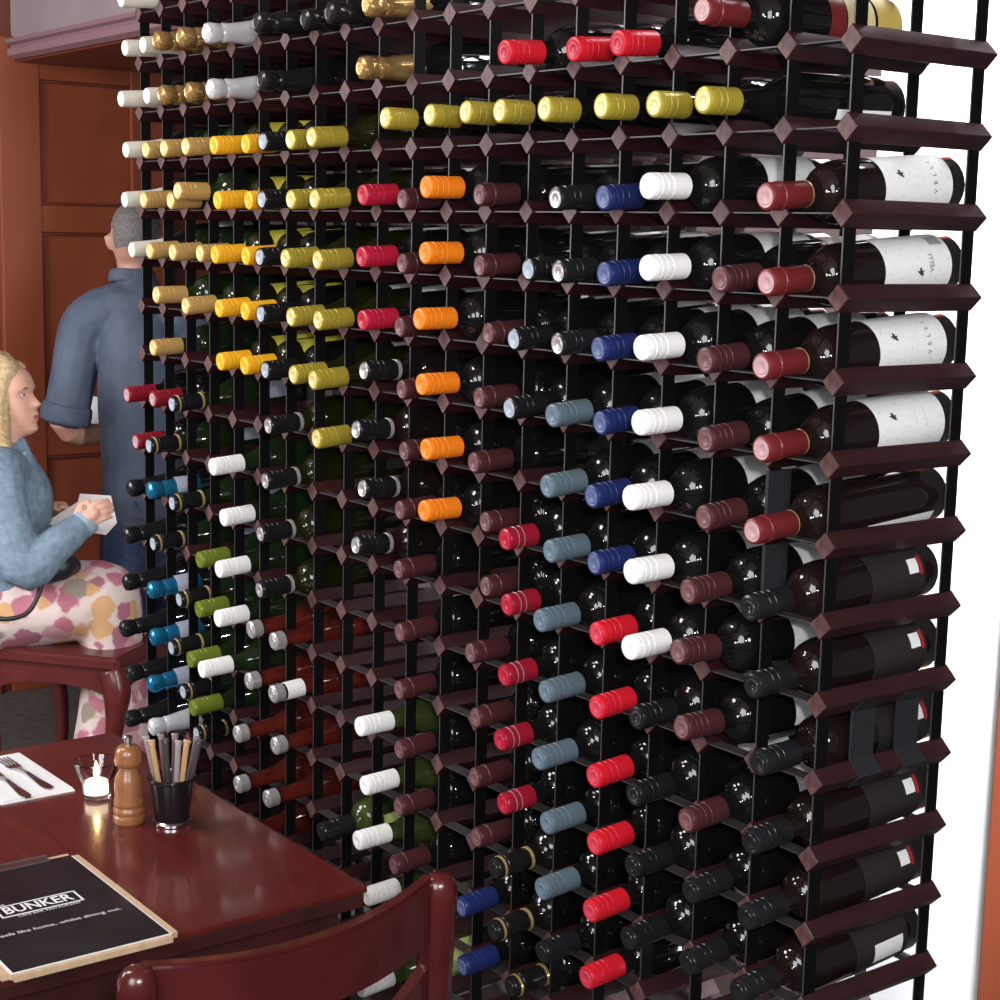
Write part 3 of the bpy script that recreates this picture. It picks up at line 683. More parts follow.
for q in range(4):
    bm = bmesh.new(); tube(bm, [(0, 0, 0, .0030), (0, 0, .003, .0046), (0, 0, .118, .0046), (0, 0, .121, .0030)], 10)
    for v in bm.verts: v.co.y *= .55
    for z0 in (0, .1205): box(bm, (0, 0, z0 - .002 + (z0 > 0) * .003), (.011, .0012, .009))
    stick_me.append(finish(bm, 'sugar_stick', M_stick[q], True))
WH_ = 'leftmost left left middle middle right right rightmost'.split()
order = [(-.021, 2), (-.014, 0), (-.0095, 1), (-.004, 3), (.001, 1), (.007, 2), (.013, 0), (.0185, 1), (.022, 3)]
rt = Vector((.598, .801, 0)); fw = Vector((-.801, .598, 0))
slab = {0: 'tan', 1: 'mauve', 2: 'grey', 3: 'dark brown'}
for n, (u, q) in enumerate(order):
    dep = (.008, -.010, .012, -.004, .014, -.012, -.008, .010, .002)[n]
    b = Vector((-.965, -.388, TT + .014)) + rt * u * .75 + fw * dep * .8
    tp = Vector((-.965, -.388, TT + .130)) + rt * u * 1.95 + fw * dep * 1.3
    z = (tp - b).normalized(); y = (z.cross(rt)).normalized(); x = y.cross(z)
    Mx = Matrix((x, y, z)).transposed().to_4x4(); Mx.translation = b
    o = link('sugar_stick', stick_me[q]); o.matrix_world = Mx
    pos = ('leftmost' if n == 0 else 'rightmost' if n == len(order) - 1 else ORD[n + 1] + ' from the left')
    tag(o, f'{slab[q]} paper sugar stick standing in the black pot, {pos}', 'sugar stick', 'sugar sticks in the black pot')
# ------------------------------------------------------------------ people
def limb(bm, pts, n=14, squash=None):
    """tapered tube with round ends through (x,y,z,r) joints; squash = (axis, factor) widens the section along axis"""
    q = spline(pts, 5); c0 = len(bm.verts); bm.verts.ensure_lookup_table()
    tube(bm, q, n)
    for p in (pts[0], pts[-1]):
        bmesh.ops.create_icosphere(bm, subdivisions=2, radius=p[3], matrix=Matrix.Translation(p[:3]))
    if squash:
        ax, f, cc = squash; bm.verts.ensure_lookup_table()
        for v in bm.verts[c0:]:
            # nearest path point
            m_ = min(q, key=lambda s: (v.co - Vector(s[:3])).length_squared); d = v.co - Vector(m_[:3])
            v.co += ax * d.dot(ax) * (f - 1)
def solid(name, bm, m, voxel=.006, smooth=4, parent=None, wrinkle=0.):
    me = finish(bm, name, None); o = bpy.data.objects.new(name, me); COL.objects.link(o)
    r = o.modifiers.new('r', 'REMESH'); r.mode = 'VOXEL'; r.voxel_size = voxel; r.use_smooth_shade = True
    s = o.modifiers.new('s', 'SMOOTH'); s.iterations = smooth; s.factor = .5
    dg = bpy.context.evaluated_depsgraph_get(); dg.update()
    me2 = bpy.data.meshes.new_from_object(o.evaluated_get(dg)); me2.name = name
    bpy.data.objects.remove(o); bpy.data.meshes.remove(me)
    for p in me2.polygons: p.use_smooth = True
    me2.materials.clear(); me2.materials.append(m)
    return link(name, me2, parent)
def interp(tab, u):
    for (a, x), (b, y) in zip(tab, tab[1:]):
        if a >= u >= b:
            t = (a - u) / (a - b); t = t * t * (3 - 2 * t) * .35 + t * .65; return x + (y - x) * t
    return tab[-1][1]
F0 = [(.5, .02), (.46, .17), (.42, .25), (.36, .32), (.28, .365), (.2, .385), (.13, .39), (.05, .365), (-.05, .37), (-.15, .375), (-.25, .375), (-.35, .355), (-.43, .34), (-.48, .29), (-.5, .22)]
B0 = [(.5, .02), (.46, .18), (.42, .26), (.36, .34), (.28, .39), (.15, .43), (0, .42), (-.12, .37), (-.22, .29), (-.32, .20), (-.42, .12), (-.5, .06)]
W0 = [(.5, .02), (.46, .15), (.42, .21), (.36, .26), (.28, .30), (.15, .335), (0, .335), (-.12, .315), (-.22, .285), (-.32, .24), (-.42, .17), (-.48, .11), (-.5, .07)]
def head_pt(u, th, H, grow=0., nose=True):
    f, b, w = interp(F0, u), interp(B0, u), interp(W0, u)
    c, s = cos(th), sin(th)
    x = (f if c > 0 else b) * (abs(c) ** .85) * (1 if c > 0 else -1); y = w * (abs(s) ** .9) * (1 if s > 0 else -1)
    if nose and c > 0:
        g = lambda sy, wd: math.exp(-(sy / wd) ** 2)
        nb = interp([(.13, 0), (.08, .01), (.02, .03), (-.04, .065), (-.10, .105), (-.125, .10), (-.15, .045), (-.17, .012), (-.5, 0)], u) if u < .13 else 0
        x += nb * g(y, .045 + .03 * max(0, min(1, (.02 - u) / .12)))
        x += .035 * math.exp(-((u + .225) / .022) ** 2) * g(y, .10) + .032 * math.exp(-((u + .285) / .024) ** 2) * g(y, .09) - .012 * math.exp(-((u + .255) / .012) ** 2) * g(y, .11)
        x += .035 * math.exp(-((u + .43) / .05) ** 2) * g(y, .10)
        x -= .035 * math.exp(-((u - .045) / .05) ** 2) * (g(y - .15, .07) + g(y + .15, .07))
        x += .012 * math.exp(-((u - .12) / .035) ** 2) * g(abs(y) - .13, .10)
    return Vector((x, y, u)) * H * (1 + grow)
def head(bm, Mx, H, n=64, rows=70):
    rings = []
    for k in range(rows + 1):
        u = .5 - k / rows
        rings.append([bm.verts.new(Mx @ head_pt(u, 2 * pi * j / n, H)) for j in range(n)])
    for A, B in zip(rings, rings[1:]):
        for j in range(n): bm.faces.new((A[j], A[(j + 1) % n], B[(j + 1) % n], B[j]))
    bm.faces.new(rings[0]); bm.faces.new(rings[-1][::-1])
    for sd in (1, -1):   # ears
        c = Vector((-.03, sd * .335, -.03)) * H
        tube(bm, [tuple(Mx @ (c + Vector((-.02, 0, -.10)) * H)) + (.007,), tuple(Mx @ (c + Vector((-.045, sd * .022, -.02)) * H)) + (.012,),
                  tuple(Mx @ (c + Vector((-.065, sd * .042, .06)) * H)) + (.013,), tuple(Mx @ (c + Vector((-.01, sd * .01, .10)) * H)) + (.008,)], 8)
def frame(o, F, up=Vector((0, 0, 1))):
    F = F.normalized(); s = up.cross(F).normalized(); u = F.cross(s)
    M = Matrix((F, s, u)).transposed().to_4x4(); M.translation = o; return M
def hand(bm, wrist, palm_dir, across, normal, size=1., curl=.5):
    """palm plus five fingers; across points to the thumb side"""
    d, a, nrm = palm_dir.normalized(), across.normalized(), normal.normalized(); L = .085 * size
    limb(bm, [tuple(wrist) + (.024 * size,), tuple(wrist + d * L * .5) + (.026 * size,), tuple(wrist + d * L * .9) + (.024 * size,)], 10)
    for k, fl in enumerate((.070, .078, .073, .057)):
        b = wrist + d * L * .9 + a * (.027 - .018 * k) * size
        l = fl * size; c1, c2 = curl * .7, curl * 1.6
        p1 = b + (d * cos(c1) - nrm * sin(c1)) * l * .5; p2 = p1 + (d * cos(c2) - nrm * sin(c2)) * l * .5
        limb(bm, [tuple(b) + (.0098 * size,), tuple(p1) + (.0088 * size,), tuple(p2) + (.0074 * size,)], 8)
    t0 = wrist + d * L * .3 + a * .024 * size; t1 = t0 + (d * .7 + a * .6 - nrm * .2) * .034 * size; t2 = t1 + (d * .95 + a * .1 - nrm * .3) * .028 * size
    limb(bm, [tuple(t0) + (.012 * size,), tuple(t1) + (.0105 * size,), tuple(t2) + (.0085 * size,)], 8)
WOMAN= {'body':{'torso':[(-3.4497,0.282,0.5305,0.13),(-3.477,0.2835,0.6726,0.11),(-3.5042,0.2986,0.8654,0.115),(-3.5216,0.3014,0.9631,0.075),(-3.5274,0.3046,1.0046,0.052),(-3.5371,0.31,1.0728,0.052)],'armN':[(-3.4019,0.2567,0.957,0.055),(-3.3474,0.2243,0.9426,0.055),(-3.2142,0.2327,0.6877,0.042),(-3.2341,0.3686,0.7915,0.027),(-3.245,0.3917,0.8055,0.024)],'armF':[(-3.61,0.3462,0.9401,0.055),(-3.6514,0.3795,0.8921,0.055),(-3.654,0.3811,0.658,0.04),(-3.6033,0.4161,0.7893,0.027),(-3.5744,0.4243,0.8023,0.025)],'legN':[(-3.3872,0.2647,0.5326,0.07),(-3.2294,0.4865,0.5767,0.056),(-3.2143,0.4804,0.2253,0.04),(-3.211,0.4696,0.0414,0.035),(-3.1481,0.5115,0.011,0.03)],'legF':[(-3.5034,0.308,0.517,0.07),(-3.3341,0.5448,0.5593,0.056),(-3.2725,0.5965,0.1923,0.04),(-3.2499,0.584,0.032,0.035),(-3.1876,0.6273,0.0097,0.03)]},'jacket':{'torso':[(-3.4635,0.2794,0.5897,0.135),(-3.4833,0.287,0.7171,0.128),(-3.5042,0.2986,0.8654,0.13),(-3.5164,0.3019,0.9395,0.1),(-3.5241,0.3028,0.9809,0.068)],'armN':[(-3.4213,0.2639,0.954,0.07),(-3.3404,0.2157,0.9383,0.07),(-3.2096,0.2254,0.7009,0.064),(-3.208,0.3271,0.7583,0.054),(-3.2306,0.4102,0.8032,0.042)],'armF':[(-3.6091,0.3457,0.9341,0.065),(-3.6583,0.3851,0.8846,0.065),(-3.6561,0.3947,0.6563,0.055),(-3.6009,0.4342,0.7819,0.038)]},'skirt':{'a':[(-3.4802,0.2411,0.5294,0.135),(-3.4011,0.3503,0.5442,0.125),(-3.3113,0.4583,0.5643,0.116),(-3.2751,0.5062,0.5626,0.102),(-3.273,0.5222,0.4224,0.09),(-3.2645,0.5222,0.2531,0.1),(-3.2492,0.5068,0.1185,0.115)]},'bag':{'a':[(-3.2075,0.3072,0.6811,0.035),(-3.2081,0.3439,0.6948,0.042),(-3.2189,0.3786,0.6894,0.028)]},'strap':{'a':[(-3.2132,0.2923,0.7168,0.007),(-3.1796,0.2654,0.6379,0.007),(-3.1724,0.2258,0.5796,0.007),(-3.1941,0.1752,0.5611,0.007),(-3.2587,0.1234,0.5632,0.007)]},'hair':[[(-3.5273,0.2982,1.2333,0.055),(-3.5222,0.2703,1.1661,0.06),(-3.4902,0.2564,1.0805,0.05),(-3.4163,0.2514,1.0088,0.032),(-3.3476,0.2602,0.9518,0.014)],[(-3.5772,0.2982,1.2294,0.07),(-3.5906,0.258,1.1454,0.08),(-3.5769,0.2368,0.9969,0.07),(-3.5548,0.2109,0.789,0.05),(-3.5401,0.2028,0.6852,0.02)]]}
MAN= {'body':{'torso':[(-3.6055,0.7937,0.6986,0.115),(-3.6346,0.8062,0.8907,0.115),(-3.6811,0.8209,1.1787,0.135),(-3.7149,0.8286,1.3771,0.1),(-3.7315,0.8304,1.4666,0.06),(-3.7519,0.827,1.556,0.056),(-3.7615,0.8287,1.6104,0.055)],'armN':[(-3.7952,0.7261,1.3935,0.06),(-3.8408,0.69,1.3592,0.06),(-3.8534,0.6204,1.0339,0.046),(-3.9224,0.8168,0.9764,0.032),(-3.9313,0.8713,0.9724,0.028)],'armF':[(-3.6344,0.9383,1.3864,0.06),(-3.6201,0.9808,1.3478,0.06),(-3.5731,1.027,1.0327,0.046),(-3.8287,1.0071,0.9694,0.032),(-3.8806,0.9874,0.9648,0.028)],'legN':[(-3.605,0.7402,0.6214,0.07),(-3.5731,0.7189,0.382,0.055),(-3.5759,0.7203,0.1474,0.042),(-3.5638,0.721,0.0897,0.04),(-3.6673,0.7889,0.039,0.03)],'legF':[(-3.5833,0.835,0.6157,0.07),(-3.5453,0.8214,0.3747,0.055),(-3.5493,0.8207,0.1384,0.042),(-3.542,0.8167,0.0866,0.04),(-3.657,0.8854,0.033,0.03)]},'shirt':{'torso':[(-3.6101,0.7963,0.7306,0.155),(-3.6346,0.8062,0.8907,0.142),(-3.6746,0.821,1.1468,0.15),(-3.7098,0.8295,1.3547,0.125),(-3.7259,0.831,1.4411,0.085),(-3.7375,0.8301,1.4954,0.066)],'armN':[(-3.7875,0.7365,1.3937,0.085),(-3.8381,0.6885,1.3399,0.08),(-3.8457,0.6545,1.1872,0.075),(-3.853,0.6313,1.0729,0.074)],'armF':[(-3.6422,0.9279,1.3862,0.085),(-3.6144,0.985,1.3351,0.08),(-3.5874,1.0135,1.1798,0.075),(-3.581,1.0277,1.0747,0.074)]},'jeans':{'legN':[(-3.6156,0.7957,0.7562,0.142),(-3.6088,0.735,0.6212,0.1),(-3.5731,0.7189,0.382,0.082),(-3.5703,0.7209,0.1218,0.065)],'legF':[(-3.6156,0.7957,0.7562,0.142),(-3.5813,0.8377,0.6157,0.1),(-3.5453,0.8214,0.3747,0.082),(-3.5466,0.8192,0.119,0.065)]}}
LEAF= [[-3.4274, 0.3785, 0.7817], [-3.4226, 0.4849, 0.841], [-3.2796, 0.4551, 0.7736], [-3.2651, 0.5051, 0.7623], [-3.2783, 0.5463, 0.793], [-3.3746, 0.5707, 0.8595], [-3.4412, 0.4995, 0.8619]]
PLACKET= [(-3.4663, 0.3337, 0.9979), (-3.4506, 0.3571, 0.9441), (-3.4366, 0.375, 0.878), (-3.4178, 0.3781, 0.7954), (-3.4055, 0.3747, 0.7215)]
M_skin = noisy('fair_skin', (.64, .34, .24), (.68, .37, .28), 30, .5, .02)
M_skin2 = noisy('tanned_skin', (.50, .25, .18), (.55, .29, .21), 30, .5, .02)
M_blond = noisy('blond_hair', (.42, .28, .13), (.62, .46, .26), 90, .45, .3)
M_grey = noisy('grey_brown_hair', (.13, .115, .11), (.22, .20, .19), 160, .6, .4)
M_denim = noisy('light_denim', (.13, .185, .25), (.20, .265, .335), 40, .8, .35)
M_shirt = noisy('slate_blue_shirt_cloth', (.065, .082, .125), (.085, .105, .155), 14, .7, .3)
M_jeans = noisy('dark_blue_denim', (.03, .045, .10), (.045, .065, .13), 60, .8, .3)
M_blacks = mat('black_leather', (.012, .011, .012), .45)
M_lips = mat('pink_lips', (.42, .10, .09), .5); M_eye = mat('eye_white', (.75, .73, .72), .3); M_iris = mat('dark_iris', (.05, .05, .06), .3); M_brow = mat('light_brown_brow', (.22, .13, .07), .7)
M_flor = mat('floral_dress_cloth', (.62, .48, .46), .8); nt = M_flor.node_tree; b_ = nt.nodes['Principled BSDF']
mp = coords(nt, (15, 15, 15)); vo = nt.nodes.new('ShaderNodeTexVoronoi'); vo.inputs['Scale'].default_value = 1.0; nt.links.new(mp.outputs[0], vo.inputs[0])
nz = nt.nodes.new('ShaderNodeTexNoise'); nz.inputs['Scale'].default_value = 1.6; nz.inputs['Detail'].default_value = 3; nt.links.new(mp.outputs[0], nz.inputs[0])
sep = nt.nodes.new('ShaderNodeSeparateColor'); nt.links.new(vo.outputs['Color'], sep.inputs[0])
pick = ramp(nt, [(0, (.46, .15, .20)), (.36, (.54, .28, .30)), (.62, (.58, .33, .16)), (.76, (.36, .13, .18)), (.93, (.30, .24, .20))], 'CONSTANT'); nt.links.new(sep.outputs[0], pick.inputs[0])
ad = nt.nodes.new('ShaderNodeMath'); ad.operation = 'MULTIPLY_ADD'; nt.links.new(nz.outputs['Fac'], ad.inputs[0]); ad.inputs[1].default_value = .75; nt.links.new(vo.outputs['Distance'], ad.inputs[2])
msk = ramp(nt, [(.90, (1, 1, 1)), (1.0, (0, 0, 0))]); nt.links.new(ad.outputs[0], msk.inputs[0])
mx = nt.nodes.new('ShaderNodeMix'); mx.data_type = 'RGBA'; nt.links.new(msk.outputs[0], mx.inputs[0]); mx.inputs[6].default_value = (.66, .52, .48, 1); nt.links.new(pick.outputs[0], mx.inputs[7]); nt.links.new(mx.outputs[2], b_.inputs['Base Color'])

RT = Vector((.598, .801, 0)); FWD = Vector((-.801, .598, 0))
# --- seated woman, facing right across the picture
wo = thing('person', 'seated woman with blond hair, denim jacket and floral dress, looking up', 'person', (-3.42, .30, 0))
def wpart(o): o.parent = wo; o.location = (3.42, -.30, 0); return o
WF = (RT * .97 - FWD * .12 + Vector((0, 0, .14))).normalized(); WS = Vector((0, 0, 1)).cross(RT)
WM = frame(Vector((-3.5475, .3158, 1.147)), WF); WHt = .228
bm = bmesh.new(); B = WOMAN['body']
limb(bm, B['torso'], 18, (FWD, 1.2, None)); 
for k in ('armN', 'armF', 'legN', 'legF'): limb(bm, B[k])
head(bm, WM, WHt)
wN, wF = Vector(B['armN'][-1][:3]), Vector(B['armF'][-1][:3])
hand(bm, wN, Vector((RT.x, RT.y, .55)), Vector((0, 0, 1)) - RT * .4, -FWD * .9 + Vector((0, 0, .3)), .92, .55)
hand(bm, wF, Vector((RT.x, RT.y, .05)), FWD * -.8 + Vector((0, 0, .3)), Vector((0, 0, 1)), .92, .35)
wpart(solid('body', bm, M_skin, .0042, 3))
bm = bmesh.new(); B = WOMAN['jacket']; limb(bm, B['torso'], 20, (FWD, 1.2, None)); limb(bm, B['armN']); limb(bm, B['armF'])
tube(bm, [(-3.492, .335, 1.035, .016), (-3.47, .345, .985, .020), (-3.43, .37, .90, .014)], 8)
jk = wpart(solid('denim_jacket', bm, M_denim, .007, 3))
M_denim2 = noisy('pale_denim_trim', (.26, .34, .41), (.33, .41, .48), 50, .8, .2)
bm = bmesh.new(); tube(bm, spline([p + (.011,) for p in PLACKET], 5), 10); wpart(solid('jacket_placket', bm, M_denim2, .004, 2))
bm = bmesh.new()
tube(bm, spline([tuple(Vector(WOMAN['body']['torso'][4][:3]) + RT * .075 * cos(a) + FWD * .075 * sin(a) + Vector((0, 0, -.012 - .03 * cos(a)))) + (.015,) for a in [radians(q) for q in range(-150, 151, 30)]], 4), 10)
wpart(solid('jacket_collar', bm, M_denim, .005, 2))
bm = bmesh.new(); q_ = Vector(WOMAN['jacket']['armN'][-1][:3]); d_ = (q_ - Vector(WOMAN['jacket']['armN'][-2][:3])).normalized()
tube(bm, [tuple(q_ - d_ * .005) + (.043,), tuple(q_ + d_ * .035) + (.041,)], 20); wpart(solid('jacket_cuff', bm, M_denim2, .005, 2))
bm = bmesh.new(); limb(bm, WOMAN['skirt']['a'], 24, (FWD, 1.4, None)); wpart(solid('floral_dress', bm, M_flor, .009, 4))
bm = bmesh.new()
n, rows = 48, 40
def hair_shell(bm, Mx, H, keep, grow=.07, n=72, rows=60):
    g = {}
    for k in range(rows + 1):
        u = .5 - k / rows
        for j in range(n):
            th = 2 * pi * j / n - pi
            if keep(u, th):
                for lay, gr in ((0, grow), (1, -.06)): g[(k, j, lay)] = bm.verts.new(Mx @ (head_pt(u, th, H, gr, False) + Vector((0, 0, .006 if not lay else 0))))
    def q(a): return all(x in g for x in a)
    for k in range(rows):
        for j in range(n):
            j2 = (j + 1) % n
            for lay in (0, 1):
                a = [(k, j, lay), (k, j2, lay), (k + 1, j2, lay), (k + 1, j, lay)]
                if q(a): bm.faces.new([g[x] for x in (a if lay else a[::-1])])
            a = [(k, j, 0), (k, j2, 0), (k + 1, j2, 0), (k + 1, j, 0)]
    # close the border so that the shell is solid
    bd = [e for e in bm.edges if e.is_boundary]
    try: bmesh.ops.bridge_loops(bm, edges=bd)
    except Exception: pass
hair_shell(bm, WM, WHt, lambda u, th: u > -.25 and abs(th) > interp([(.5, 0), (.44, .0), (.40, .35), (.34, .75), (.27, 1.02), (.15, 1.2), (-.5, 1.3)], u))
for L in WOMAN['hair']: limb(bm, L, 12, None)
wpart(solid('hair', bm, M_blond, .006, 3))
def on_head(Mx, H, u, y, name, m, size, out=.0):
    best = min((head_pt(u, th / 200, H) for th in range(-220, 221)), key=lambda v: abs(v.y - y * H) + (10 if v.x < 0 else 0))
    bm = bmesh.new(); bmesh.ops.create_icosphere(bm, subdivisions=3, radius=1, matrix=Mx @ Matrix.Translation(best + Vector((out, 0, 0))) @ Matrix.Diagonal((*size, 1)))
    o = link(name, finish(bm, name, m, True)); return o
for sd in (1, -1):
    e = wpart(on_head(WM, WHt, .045, sd * .15, 'eye', M_eye, (.0070, .0110, .0048), -.0038))
    wpart(on_head(WM, WHt, .045, sd * .14, 'iris', M_iris, (.0040, .0042, .0042), .0018))
    wpart(on_head(WM, WHt, .13, sd * .15, 'eyebrow', M_brow, (.004, .017, .0028), -.001))
wpart(on_head(WM, WHt, -.255, 0, 'lips', M_lips, (.006, .020, .0095), -.001))
bm = bmesh.new(); limb(bm, WOMAN['bag']['a'], 12); bg = solid('handbag', bm, M_blacks, .006, 3); bm = bmesh.new(); tube(bm, spline(WOMAN['strap']['a'], 6), 8); st = link('shoulder_strap', finish(bm, 'shoulder_strap', M_blacks, True), bg)
tag(bg, 'small black handbag with a strap on the seated woman\'s lap', 'handbag')
for k, pts in (('sandal', B), ):
    for leg in ('legN', 'legF'):
        p = WOMAN['body'][leg]; bm = bmesh.new(); limb(bm, [(p[-2][0], p[-2][1], .022, .036), (p[-1][0], p[-1][1], .02, .034)], 12); wpart(solid('shoe', bm, M_blacks, .006, 3))
# menu leaflet in her hands
bm = bmesh.new(); LF = [Vector(p) for p in LEAF]
v = [bm.verts.new(p) for p in LF]
bm.faces.new((v[0], v[1], v[2])); bm.faces.new((v[2], v[3], v[4], v[5], v[6], v[1]))
me = finish(bm, 'menu_leaflet', mat('pinkish_white_paper', (.78, .70, .69), .6)); lf = link('menu_leaflet', me)
so = lf.modifiers.new('thick', 'SOLIDIFY'); so.thickness = .0015
tag(lf, 'open white paper menu held in the seated woman\'s hands', 'menu')
# --- her chair
M_ch2 = wood('red_brown_seat_wood', (.075, .010, .010), (.11, .016, .015), (8, 8, 8), .35, coat=.2, bump=.015)
cf = (RT * .965 - FWD * .26).normalized(); cs = (FWD * .965 + RT * .26).normalized()
c2 = thing('cabriole_chair', 'red wooden chair with curved legs under the seated woman', 'chair', (-3.30, .37, 0))
def c2p(name, bm, sm=False): o = link(name, finish(bm, name, M_ch2, sm), c2); o.location = (3.30, -.37, 0); return o
O = Vector((-3.082, .437, 0))     # front leg on the camera side
def cw(a, b, z): return O + cf * a + cs * b + Vector((0, 0, z))
bm = bmesh.new()
q = [cw(.03, -.02, .395), cw(-.42, -.02, .395), cw(-.42, .42, .395), cw(.03, .42, .395)]
lo = [bm.verts.new(p) for p in q]; hi = [bm.verts.new(p + Vector((0, 0, .045))) for p in q]
bm.faces.new(lo); bm.faces.new(hi)
for k in range(4): bm.faces.new((lo[k], lo[(k + 1) % 4], hi[(k + 1) % 4], hi[k]))
bmesh.ops.recalc_face_normals(bm, faces=bm.faces); bmesh.ops.bevel(bm, geom=bm.edges[:], offset=.012, segments=3, affect='EDGES'); c2p('seat', bm)
def apron(p, d, L, nrm):
    bm = bmesh.new(); n = 20; T = []
    for k in range(n + 1):
        t = k / n; zb = .345 - .045 * (abs(2 * t - 1) ** 3); 
        a = p + d * L * t
        T.append([bm.verts.new(a + nrm * s + Vector((0, 0, z))) for s in (0, .02) for z in (zb, .40)])
    for A, B in zip(T, T[1:]):
        bm.faces.new((A[0], A[1], B[1], B[0])); bm.faces.new((A[2], B[2], B[3], A[3])); bm.faces.new((A[0], B[0], B[2], A[2])); bm.faces.new((A[1], A[3], B[3], B[1]))
    bm.faces.new(T[0]); bm.faces.new(T[-1]); c2p('apron', bm)
apron(cw(-.40, -.005, 0), cf, .42, cs); apron(cw(-.40, .385, 0), cf, .42, cs); apron(cw(.0, 0, 0), cs, .40, cf)
for a, b, sx, sy in ((0, 0, 1, -1), (0, .40, 1, 1), (-.40, 0, -1, -1), (-.40, .40, -1, 1)):
    bm = bmesh.new(); P_ = lambda da, z, r: tuple(cw(a + da * sx, b + da * .3 * sy, z)) + (r,)
    tube(bm, spline([P_(.0, .40, .040), P_(.018, .34, .041), P_(.012, .26, .030), P_(-.004, .15, .023), P_(-.006, .06, .020), P_(.006, .0, .022)], 5), 10); c2p('leg', bm, True)
for b in (.0, .40):
    bm = bmesh.new(); tube(bm, [tuple(cw(-.40, b, .42)) + (.022,), tuple(cw(-.46, b, .70)) + (.020,), tuple(cw(-.50, b, .92)) + (.018,)], 10); c2p('back_post', bm, True)
bm = bmesh.new(); sweep_strip(bm, [cw(-.49, b, .86) for b in (.0, .2, .40)], Vector((0, 0, 1)), .02, .09); c2p('top_rail', bm)

# --- standing man seen from behind
ma = thing('person', 'standing man seen from behind in slate blue shirt with rolled sleeves', 'person', (-3.62, .80, 0))
def mpart(o): o.parent = ma; o.location = (3.62, -.80, 0); return o
MF = (FWD * .97 - RT * .14 + Vector((0, 0, -.12))).normalized(); MM = frame(Vector((-3.757, .838, 1.623)), MF); MH = .236
bm = bmesh.new(); B = MAN['body']
limb(bm, B['torso'], 18, (FWD, .78, None))
for k in ('armN', 'armF', 'legN', 'legF'): limb(bm, B[k])
head(bm, MM, MH)
hand(bm, Vector(B['armN'][-1][:3]), RT + FWD * .3 + Vector((0, 0, .05)), FWD * .6 + Vector((0, 0, 1)), FWD * -1 + Vector((0, 0, .2)), 1.0, .6)
hand(bm, Vector(B['armF'][-1][:3]), RT * -1 + FWD * .3, FWD * .6 + Vector((0, 0, 1)), FWD * -1, 1.0, .6)
mpart(solid('body', bm, M_skin2, .005, 3))
bm = bmesh.new(); B = MAN['shirt']; limb(bm, B['torso'], 22, (FWD, .78, None)); limb(bm, B['armN']); limb(bm, B['armF'])
limb(bm, [MAN['shirt']['armN'][0][:3] + (.075,), (-3.75, .80, 1.41, .085), MAN['shirt']['armF'][0][:3] + (.075,)], 14)
mpart(solid('shirt', bm, M_shirt, .007, 4))
for arm in ('armN', 'armF'):
    p = MAN['shirt'][arm]; a, b2 = Vector(p[-2][:3]), Vector(p[-1][:3]); d = (b2 - a).normalized()
    bm = bmesh.new(); tube(bm, [tuple(b2 - d * .02) + (.080,), tuple(b2 + d * .005) + (.084,), tuple(b2 + d * .03) + (.083,), tuple(b2 + d * .045) + (.078,)], 24); mpart(solid('rolled_cuff', bm, M_shirt, .007, 3))
bm = bmesh.new(); tube(bm, [(-3.768, .822, 1.482, .073), (-3.770, .826, 1.505, .075), (-3.772, .828, 1.53, .069)], 24); mpart(solid('collar', bm, M_shirt, .006, 2))
bm = bmesh.new(); B = MAN['jeans']; limb(bm, B['legN'], 16, (FWD, .85, None)); limb(bm, B['legF'], 16, (FWD, .85, None)); mpart(solid('jeans', bm, M_jeans, .008, 4))
for leg in ('legN', 'legF'):
    p = MAN['body'][leg]; bm = bmesh.new(); limb(bm, [(p[-2][0], p[-2][1], .045, .045), (p[-1][0] - .05, p[-1][1] + .04, .035, .035)], 12); mpart(solid('shoe', bm, M_blacks, .007, 3))
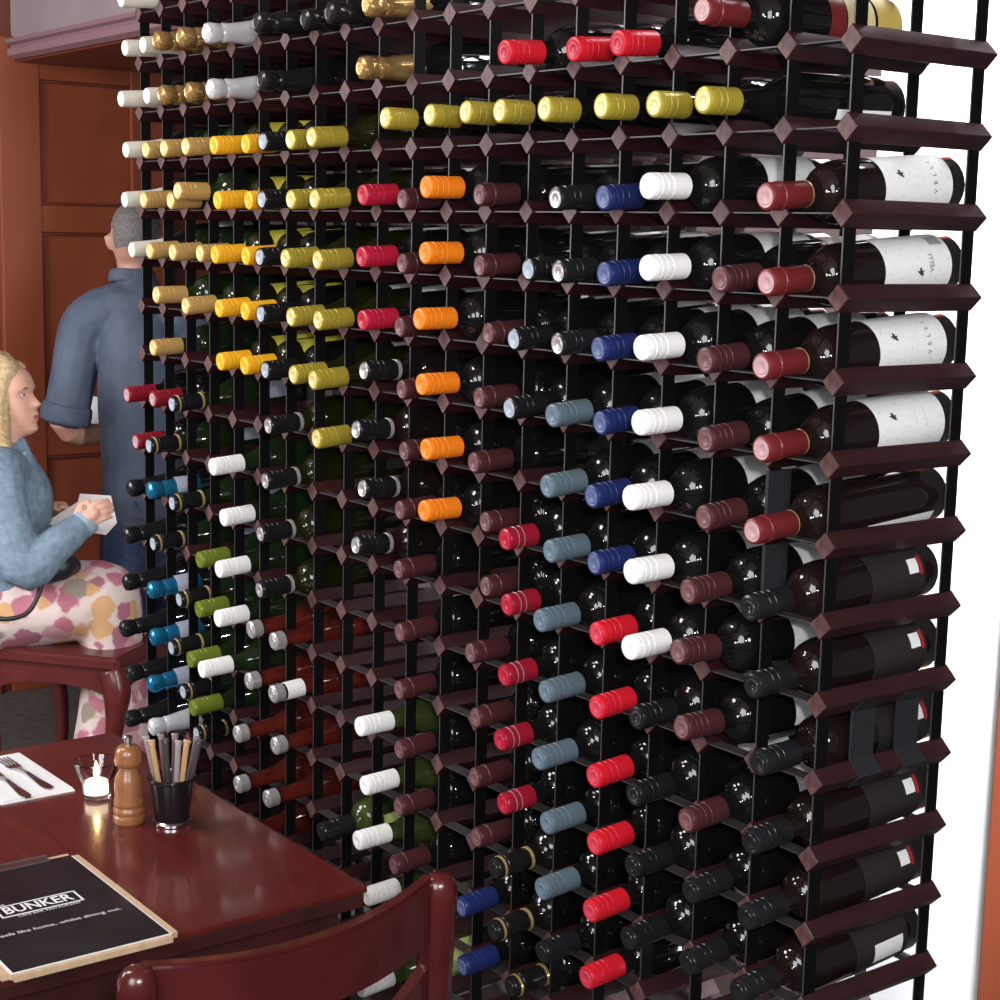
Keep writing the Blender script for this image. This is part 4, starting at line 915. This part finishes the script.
bm = bmesh.new(); hair_shell(bm, MM, MH, lambda u, th: u > -.17 and abs(th) > interp([(.5, 0), (.42, 0), (.36, .5), (.25, 1.1), (.16, 1.5), (.12, 2.05), (-.5, 2.1)], u), .035); mpart(solid('hair', bm, M_grey, .004, 8))
# order pad in his hands
bm = bmesh.new(); box(bm, (0, 0, 0), (.09, .13, .012), .001); pd = link('order_pad', finish(bm, 'order_pad', M_wpaper)); pd.location = (-3.995, .815, 1.035)
pd.rotation_euler = (.9, .1, .93); tag(pd, 'white order pad held at the standing man\'s waist', 'notepad')

# ------------------------------------------------------------------ light
def area(name, loc, target, size, power, col=(1, 1, 1), sy=None):
    l = bpy.data.lights.new(name, 'AREA'); l.energy = power; l.color = col; l.size = size
    if sy: l.shape = 'RECTANGLE'; l.size_y = sy
    o = bpy.data.objects.new(name, l); COL.objects.link(o); o.location = loc
    o.rotation_euler = (Vector(target) - Vector(loc)).to_track_quat('-Z', 'Y').to_euler(); return o
area('camera_side_lamp', (1.42, -1.42, 1.80), (-.8, 0, 1.3), .07, 22, (1, .97, .94))
area('window_light', (.9, -3.0, 2.3), (-.9, 0, 1.3), 1.6, 78, (.97, .98, 1))
area('street_window_light', (-3.0, -2.3, 2.0), (-3.5, .6, 1.1), 1.3, 95, (.95, .97, 1))
area('added_wall_light', (.12, .62, 1.6), (-.62, 1.2, 1.45), .3, 75, (.95, .98, 1), 2.4)  # lamp added out of frame to turn the wall behind bright white
area('added_side_light', (2.3, -1.1, 2.2), (-.05, .1, 1.4), .6, 26, (.97, .98, 1))  # added fill that brightens the near labels and the rack's right end
area('table_light', (-1.6, -1.4, 2.6), (-1.0, -.8, .75), .5, 18, (1, .93, .85))
area('added_wall_light', (-.3, .72, 2.7), (-1.0, 1.2, 1.6), .5, 30, (.95, .98, 1))  # second added fill for the white wall, above the frame
w = bpy.data.worlds.new('world'); S.world = w; w.use_nodes = True
w.node_tree.nodes['Background'].inputs[0].default_value = (.80, .83, .90, 1); w.node_tree.nodes['Background'].inputs[1].default_value = .12
